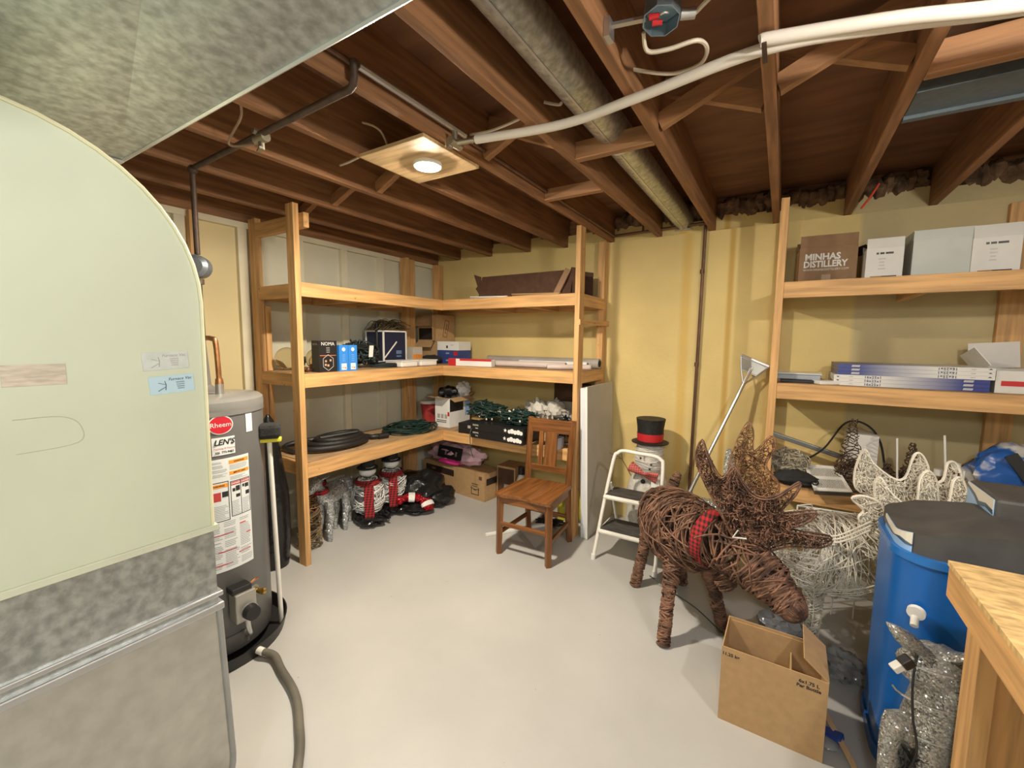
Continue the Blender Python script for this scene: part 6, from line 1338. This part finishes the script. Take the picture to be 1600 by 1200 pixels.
# ------------------------------------------------------------------ foreground right
def build_foreground():
    rnd = random.Random(55)
    # open carton
    t, T = carton('open_carton', 'open brown carton on the floor in front of the moose', 'box', (0.045, 1.92, 0), (0.345, 0.23, 0.312), -1, M_card)
    MB(T).beam((0.1725, 0, 0.312), (0.095, 0.0, 0.375), 0.225, 0.004, (0.6, 0, 1)).build('flap', M_card, t)
    MB(T).box(0.06, 0.064, -0.11, 0.11, 0.02, 0.24).build('divider', mat('card_light', (0.6, 0.45, 0.22), var=0.05), t)
    MB(T).box(-0.168, 0.168, 0.108, 0.111, 0.0, 0.30).build('flap', M_card, t)
    text('11.25 kg', 0.018, M_ink, face_T(T, -0.14, -0.1158, 0.285), t, bold=0.0006); text('6x1.75 L', 0.018, M_ink, face_T(T, 0.115, -0.1158, 0.285), t, bold=0.0006); text('Per Bottle', 0.018, M_ink, face_T(T, 0.115, -0.1158, 0.267), t, bold=0.0006)
    # brush with wooden handle
    t = thing('paint_brush', (0.27, 1.93, 0), 'wooden stick with blue clamp on the floor by the carton', 'brush')
    MB().beam((0.235, 2.03, 0.035), (0.34, 1.74, 0.014), 0.022, 0.008).build('handle', wood('stick', (0.55, 0.36, 0.2), 1, knots=False), t, bevel=0.003)
    MB().beam((0.228, 1.945, 0.014), (0.285, 1.925, 0.026), 0.05, 0.026).build('blue_clamp', mat('clamp_blue', (0.02, 0.06, 0.30), var=0.1, rough=0.3), t, bevel=0.006)
    MB().ell((0.24, 1.905, 0.012), 0.035, 0.04, 0.012, 14, 8, zmin=0.0).build('clear_blister', mat('plastic_grey', (0, 0, 0)), t, smooth=True)
    # water softener
    t = thing('water_softener', (0.68, 2.14, 0), 'blue water softener tank with black lid at the right', 'water softener')
    x0, x1, y0, y1, r = 0.372, 1.02, 1.86, 2.30, 0.12
    def rr(g=0.0, rad=r):
        P = []
        for cx, cy, a0 in ((x1 - rad, y0 + rad, -90), (x1 - rad, y1 - rad, 0), (x0 + rad, y1 - rad, 90), (x0 + rad, y0 + rad, 180)):
            for k in range(9): a = R(a0 + k * 11.25); P.append((cx + (rad + g) * math.cos(a), cy + (rad + g) * math.sin(a)))
        return P
    m_bl = mat('tank_blue', (0.008, 0.115, 0.42), var=0.05, rough=0.32)
    MB().prism(rr(-0.006), 'z', 0.0, 0.80).build('tank', m_bl, t, smooth=True)
    MB().prism(rr(0.003), 'z', 0.785, 0.812).build('rim', mat('rim_blue', (0.02, 0.16, 0.50), var=0.04, rough=0.25), t, smooth=True, bevel=0.004)
    MB().prism(rr(0.002), 'z', 0.0, 0.05).build('base', m_bl, t, smooth=True)
    # black lid with a saddle top
    m_lid = mat('lid_black', (0.075, 0.072, 0.068), var=0.15, scale=10, rough=0.55)
    P = rr(-0.012); n = len(P)
    def ztop(x, y):
        s_ = min(1, max(0, (x - 0.42) / 0.22)); v = (y - y0) / (y1 - y0)
        return 0.884 + 0.075 * s_ * s_ * (3 - 2 * s_) - 0.012 * v - 0.010 * math.sin(math.pi * v)
    V = [(x, y, 0.812) for x, y in P] + [(x, y, ztop(x, y)) for x, y in P]; F = []
    for i in range(n): j = (i + 1) % n; F.append((i, j, n + j, n + i))
    gx, gy = 12, 8; base = len(V)
    cx, cy = (x0 + x1) / 2, (y0 + y1) / 2
    for ring in range(1, 8):
        f_ = 1 - ring / 8
        for x, y in P: xx, yy = cx + (x - cx) * f_, cy + (y - cy) * f_; V.append((xx, yy, ztop(xx, yy)))
    V.append((cx, cy, ztop(cx, cy)))
    for ring in range(7):
        a = n if ring == 0 else base + (ring - 1) * n; b_ = base + ring * n
        for i in range(n): j = (i + 1) % n; F.append((a + i, a + j, b_ + j, b_ + i))
    for i in range(n): j = (i + 1) % n; F.append((base + 6 * n + i, base + 6 * n + j, len(V) - 1))
    F.append(tuple(range(n - 1, -1, -1)))
    lid = MB().add(V, F).build('lid', m_lid, t, smooth=True)
    # wave label wrapped round the lid's left side
    m_lab = mat('label_wave', (0.30, 0.50, 0.78), var=0.1, rough=0.3, scale=9); m_lw = mat('label_cream', (0.75, 0.72, 0.62), var=0.03, rough=0.3); m_ld = mat('label_dark', (0.06, 0.10, 0.16), var=0.3, scale=30, rough=0.3)
    def side_label(zs, m, g, nm, pts):
        V = []; F = []
        for k, (x, y) in enumerate(pts):
            d = Vector((x - (x0 + r), y - (y0 + r), 0)); d = d.normalized() if y < y0 + r else Vector((-1, 0, 0))
            a, b_ = zs(k / (len(pts) - 1)); q = Vector((x, y, 0)) + d * g
            V += [(q.x, q.y, a), (q.x, q.y, b_), (q.x - d.x * 0.003, q.y - d.y * 0.003, a), (q.x - d.x * 0.003, q.y - d.y * 0.003, b_)]
        for k in range(len(pts) - 1):
            b0, c0 = k * 4, k * 4 + 4; F += [(b0, b0 + 1, c0 + 1, c0), (b0 + 2, c0 + 2, c0 + 3, b0 + 3), (b0 + 1, b0 + 3, c0 + 3, c0 + 1), (b0, c0, c0 + 2, b0 + 2)]
        return MB().add(V, F).build(nm, m, lid)
    pts = [(x0 + 0.012, y1 - r - 0.05), (x0 + 0.012, y1 - r - 0.1), (x0 + 0.012, y0 + r)] + [(x0 + r + (r - 0.012) * math.cos(R(180 + k * 11.25)), y0 + r + (r - 0.012) * math.sin(R(180 + k * 11.25))) for k in range(1, 5)]
    side_label(lambda u: (0.8125, ztop(x0, y1 - r - (y1 - y0 - r) * u) - 0.003), m_lab, 0.002, 'side_label', pts)
    side_label(lambda u: (0.842 - 0.004 * math.sin(u * 9), ztop(x0, y1 - r - (y1 - y0 - r) * u) - 0.004), m_lw, 0.004, 'label_upper', pts)
    side_label(lambda u: (0.838 - 0.005 * math.sin(u * 9), 0.845 + 0.005 * math.sin(u * 9 + 2)), m_ld, 0.006, 'label_band', pts)
    k = MB(); k.tube([(0.432, 1.868, 0.615), (0.425, 1.835, 0.59)], 0.011, 12); k.tube([(0.434, 1.866, 0.628), (0.43, 1.853, 0.625)], 0.024, 20)
    k.build('drain_elbow', M_pwhite, t, smooth=True)
    # raised control head on the rear right of the lid
    hp = [(0.636, 2.03), (1.01, 2.03), (1.01, 2.285), (0.636, 2.285)]
    hd = MB().prism(hp, 'z', 0.82, 1.004).build('control_head', m_lid, t, bevel=0.012)
    MB().box(0.6335, 0.636, 2.04, 2.275, 0.90, 0.998).build('head_label', m_lab, hd)
    MB().prism([(2.04, 0.955), (2.10, 0.962), (2.16, 0.95), (2.20, 0.968), (2.275, 0.985), (2.275, 0.998), (2.04, 0.998)], 'x', 0.6325, 0.6335).build('head_label_upper', m_lw, hd)
    MB().prism([(2.04, 0.947), (2.10, 0.955), (2.16, 0.940), (2.20, 0.96), (2.275, 0.98), (2.275, 0.990), (2.20, 0.974), (2.16, 0.957), (2.10, 0.968), (2.04, 0.962)], 'x', 0.6318, 0.6326).build('head_label_band', m_ld, hd)
    # workbench
    t = thing('workbench', (0.9, 1.3, 0), 'wooden workbench with chipboard top at the lower right', 'workbench')
    m_osb = mat('osb', (0.66, 0.45, 0.20), var=0.28, scale=22, stretch=(1, 2.6, 1), rough=0.6, detail=3)
    MB().box(0.44, 1.5, 0.35, 1.66, 0.886, 0.90).build('top', m_osb, t)
    MB().box(0.442, 0.48, 0.35, 1.655, 0.797, 0.8855).build('left_rail', pine(1), t, bevel=0.002)
    MB().box(0.481, 1.5, 1.617, 1.655, 0.797, 0.8855).build('rear_rail', pine(0), t, bevel=0.002)
    MB().box(0.481, 0.519, 1.527, 1.616, 0.0, 0.8855).build('leg', pine(2), t, bevel=0.002)
    MB().box(0.521, 0.61, 1.578, 1.616, 0.0, 0.8855).build('leg', pine(2), t, bevel=0.002)
    MB().box(0.481, 0.519, 0.36, 0.449, 0.0, 0.8855).build('leg', pine(2), t, bevel=0.002)
    for x in (1.46,):
        MB().box(x - 0.038, x, 1.527, 1.616, 0, 0.8855).build('leg', pine(2), t); MB().box(x - 0.038, x, 0.36, 0.449, 0, 0.8855).build('leg', pine(2), t)
    # silver glitter deer between bench and tank
    m = glitter('glitter_deer', (0.62, 0.61, 0.57), 240, 0.75)
    t = thing('glitter_deer', (0.46, 1.72, 0), 'silver glitter deer figure with pointed ear under the bench corner', 'deer figure')
    MB().ell((0.475, 1.735, 0.52), 0.105, 0.085, 0.075, 22, 14, 0.12, 3, 1).build('head', m, t, smooth=True)
    MB().tube(spline([(0.50, 1.735, 0.52), (0.49, 1.74, 0.42), (0.47, 1.745, 0.30), (0.455, 1.745, 0.16)], 5), [0.09, 0.094, 0.098, 0.10, 0.10, 0.10, 0.10, 0.10, 0.10, 0.10, 0.10, 0.098, 0.095, 0.09, 0.085, 0.08], 18, flat=0.8).build('chest', m, t, smooth=True)
    MB().tube(spline([(0.43, 1.72, 0.575), (0.385, 1.70, 0.605), (0.35, 1.69, 0.635), (0.327, 1.685, 0.655)], 4), [0.010, 0.018, 0.025, 0.029, 0.031, 0.030, 0.028, 0.024, 0.020, 0.015, 0.010, 0.006, 0.002], 12, flat=0.8).build('ear', m, t, smooth=True)
    MB().tube(spline([(0.45, 1.72, 0.57), (0.51, 1.70, 0.60), (0.56, 1.69, 0.63)], 4), [0.012, 0.02, 0.025, 0.026, 0.024, 0.02, 0.014, 0.008, 0.002], 12, flat=0.6).build('ear', m, t, smooth=True)
    for P in ([(0.41, 1.705, 0.30), (0.375, 1.69, 0.34), (0.365, 1.685, 0.22), (0.37, 1.69, 0.0)], [(0.49, 1.71, 0.24), (0.48, 1.69, 0.15), (0.475, 1.69, 0.0)], [(0.47, 1.78, 0.24), (0.47, 1.79, 0.12), (0.47, 1.79, 0.0)], [(0.55, 1.77, 0.24), (0.55, 1.78, 0.12), (0.55, 1.78, 0.0)]):
        S = spline(P, 4); MB().tube(S, [0.042 - 0.022 * i / len(S) for i in range(len(S))], 12).build('leg', m, t, smooth=True)
    b = MB()
    for zz in (0.58, 0.47, 0.36): b.tube([(0.475 + 0.108 * math.cos(R(a)), 1.735 + 0.09 * math.sin(R(a)), zz + 0.02 * math.cos(R(a + 40)) - 0.03) for a in range(180, 361, 15)], 0.003, 5)
    b.build('wire_seams', M_alu, t)
    b = MB(); b.tube(spline([(0.405, 1.69, 0.575), (0.395, 1.66, 0.50), (0.40, 1.645, 0.40), (0.415, 1.64, 0.30), (0.40, 1.65, 0.18), (0.45, 1.64, 0.10)], 6), 0.0035, 5); tangle(b, (0.40, 1.655, 0.25), (0.03, 0.012, 0.09), 6, 0.003, rnd, 4, 4); b.build('lead', M_black, t)
    MB().beam((0.385, 1.655, 0.575), (0.362, 1.645, 0.555), 0.032, 0.026).build('plug', M_black, t, bevel=0.004); MB().beam((0.362, 1.645, 0.555), (0.342, 1.637, 0.537), 0.026, 0.02).build('plug_cover', M_pwhite, t, bevel=0.003)
build_foreground()
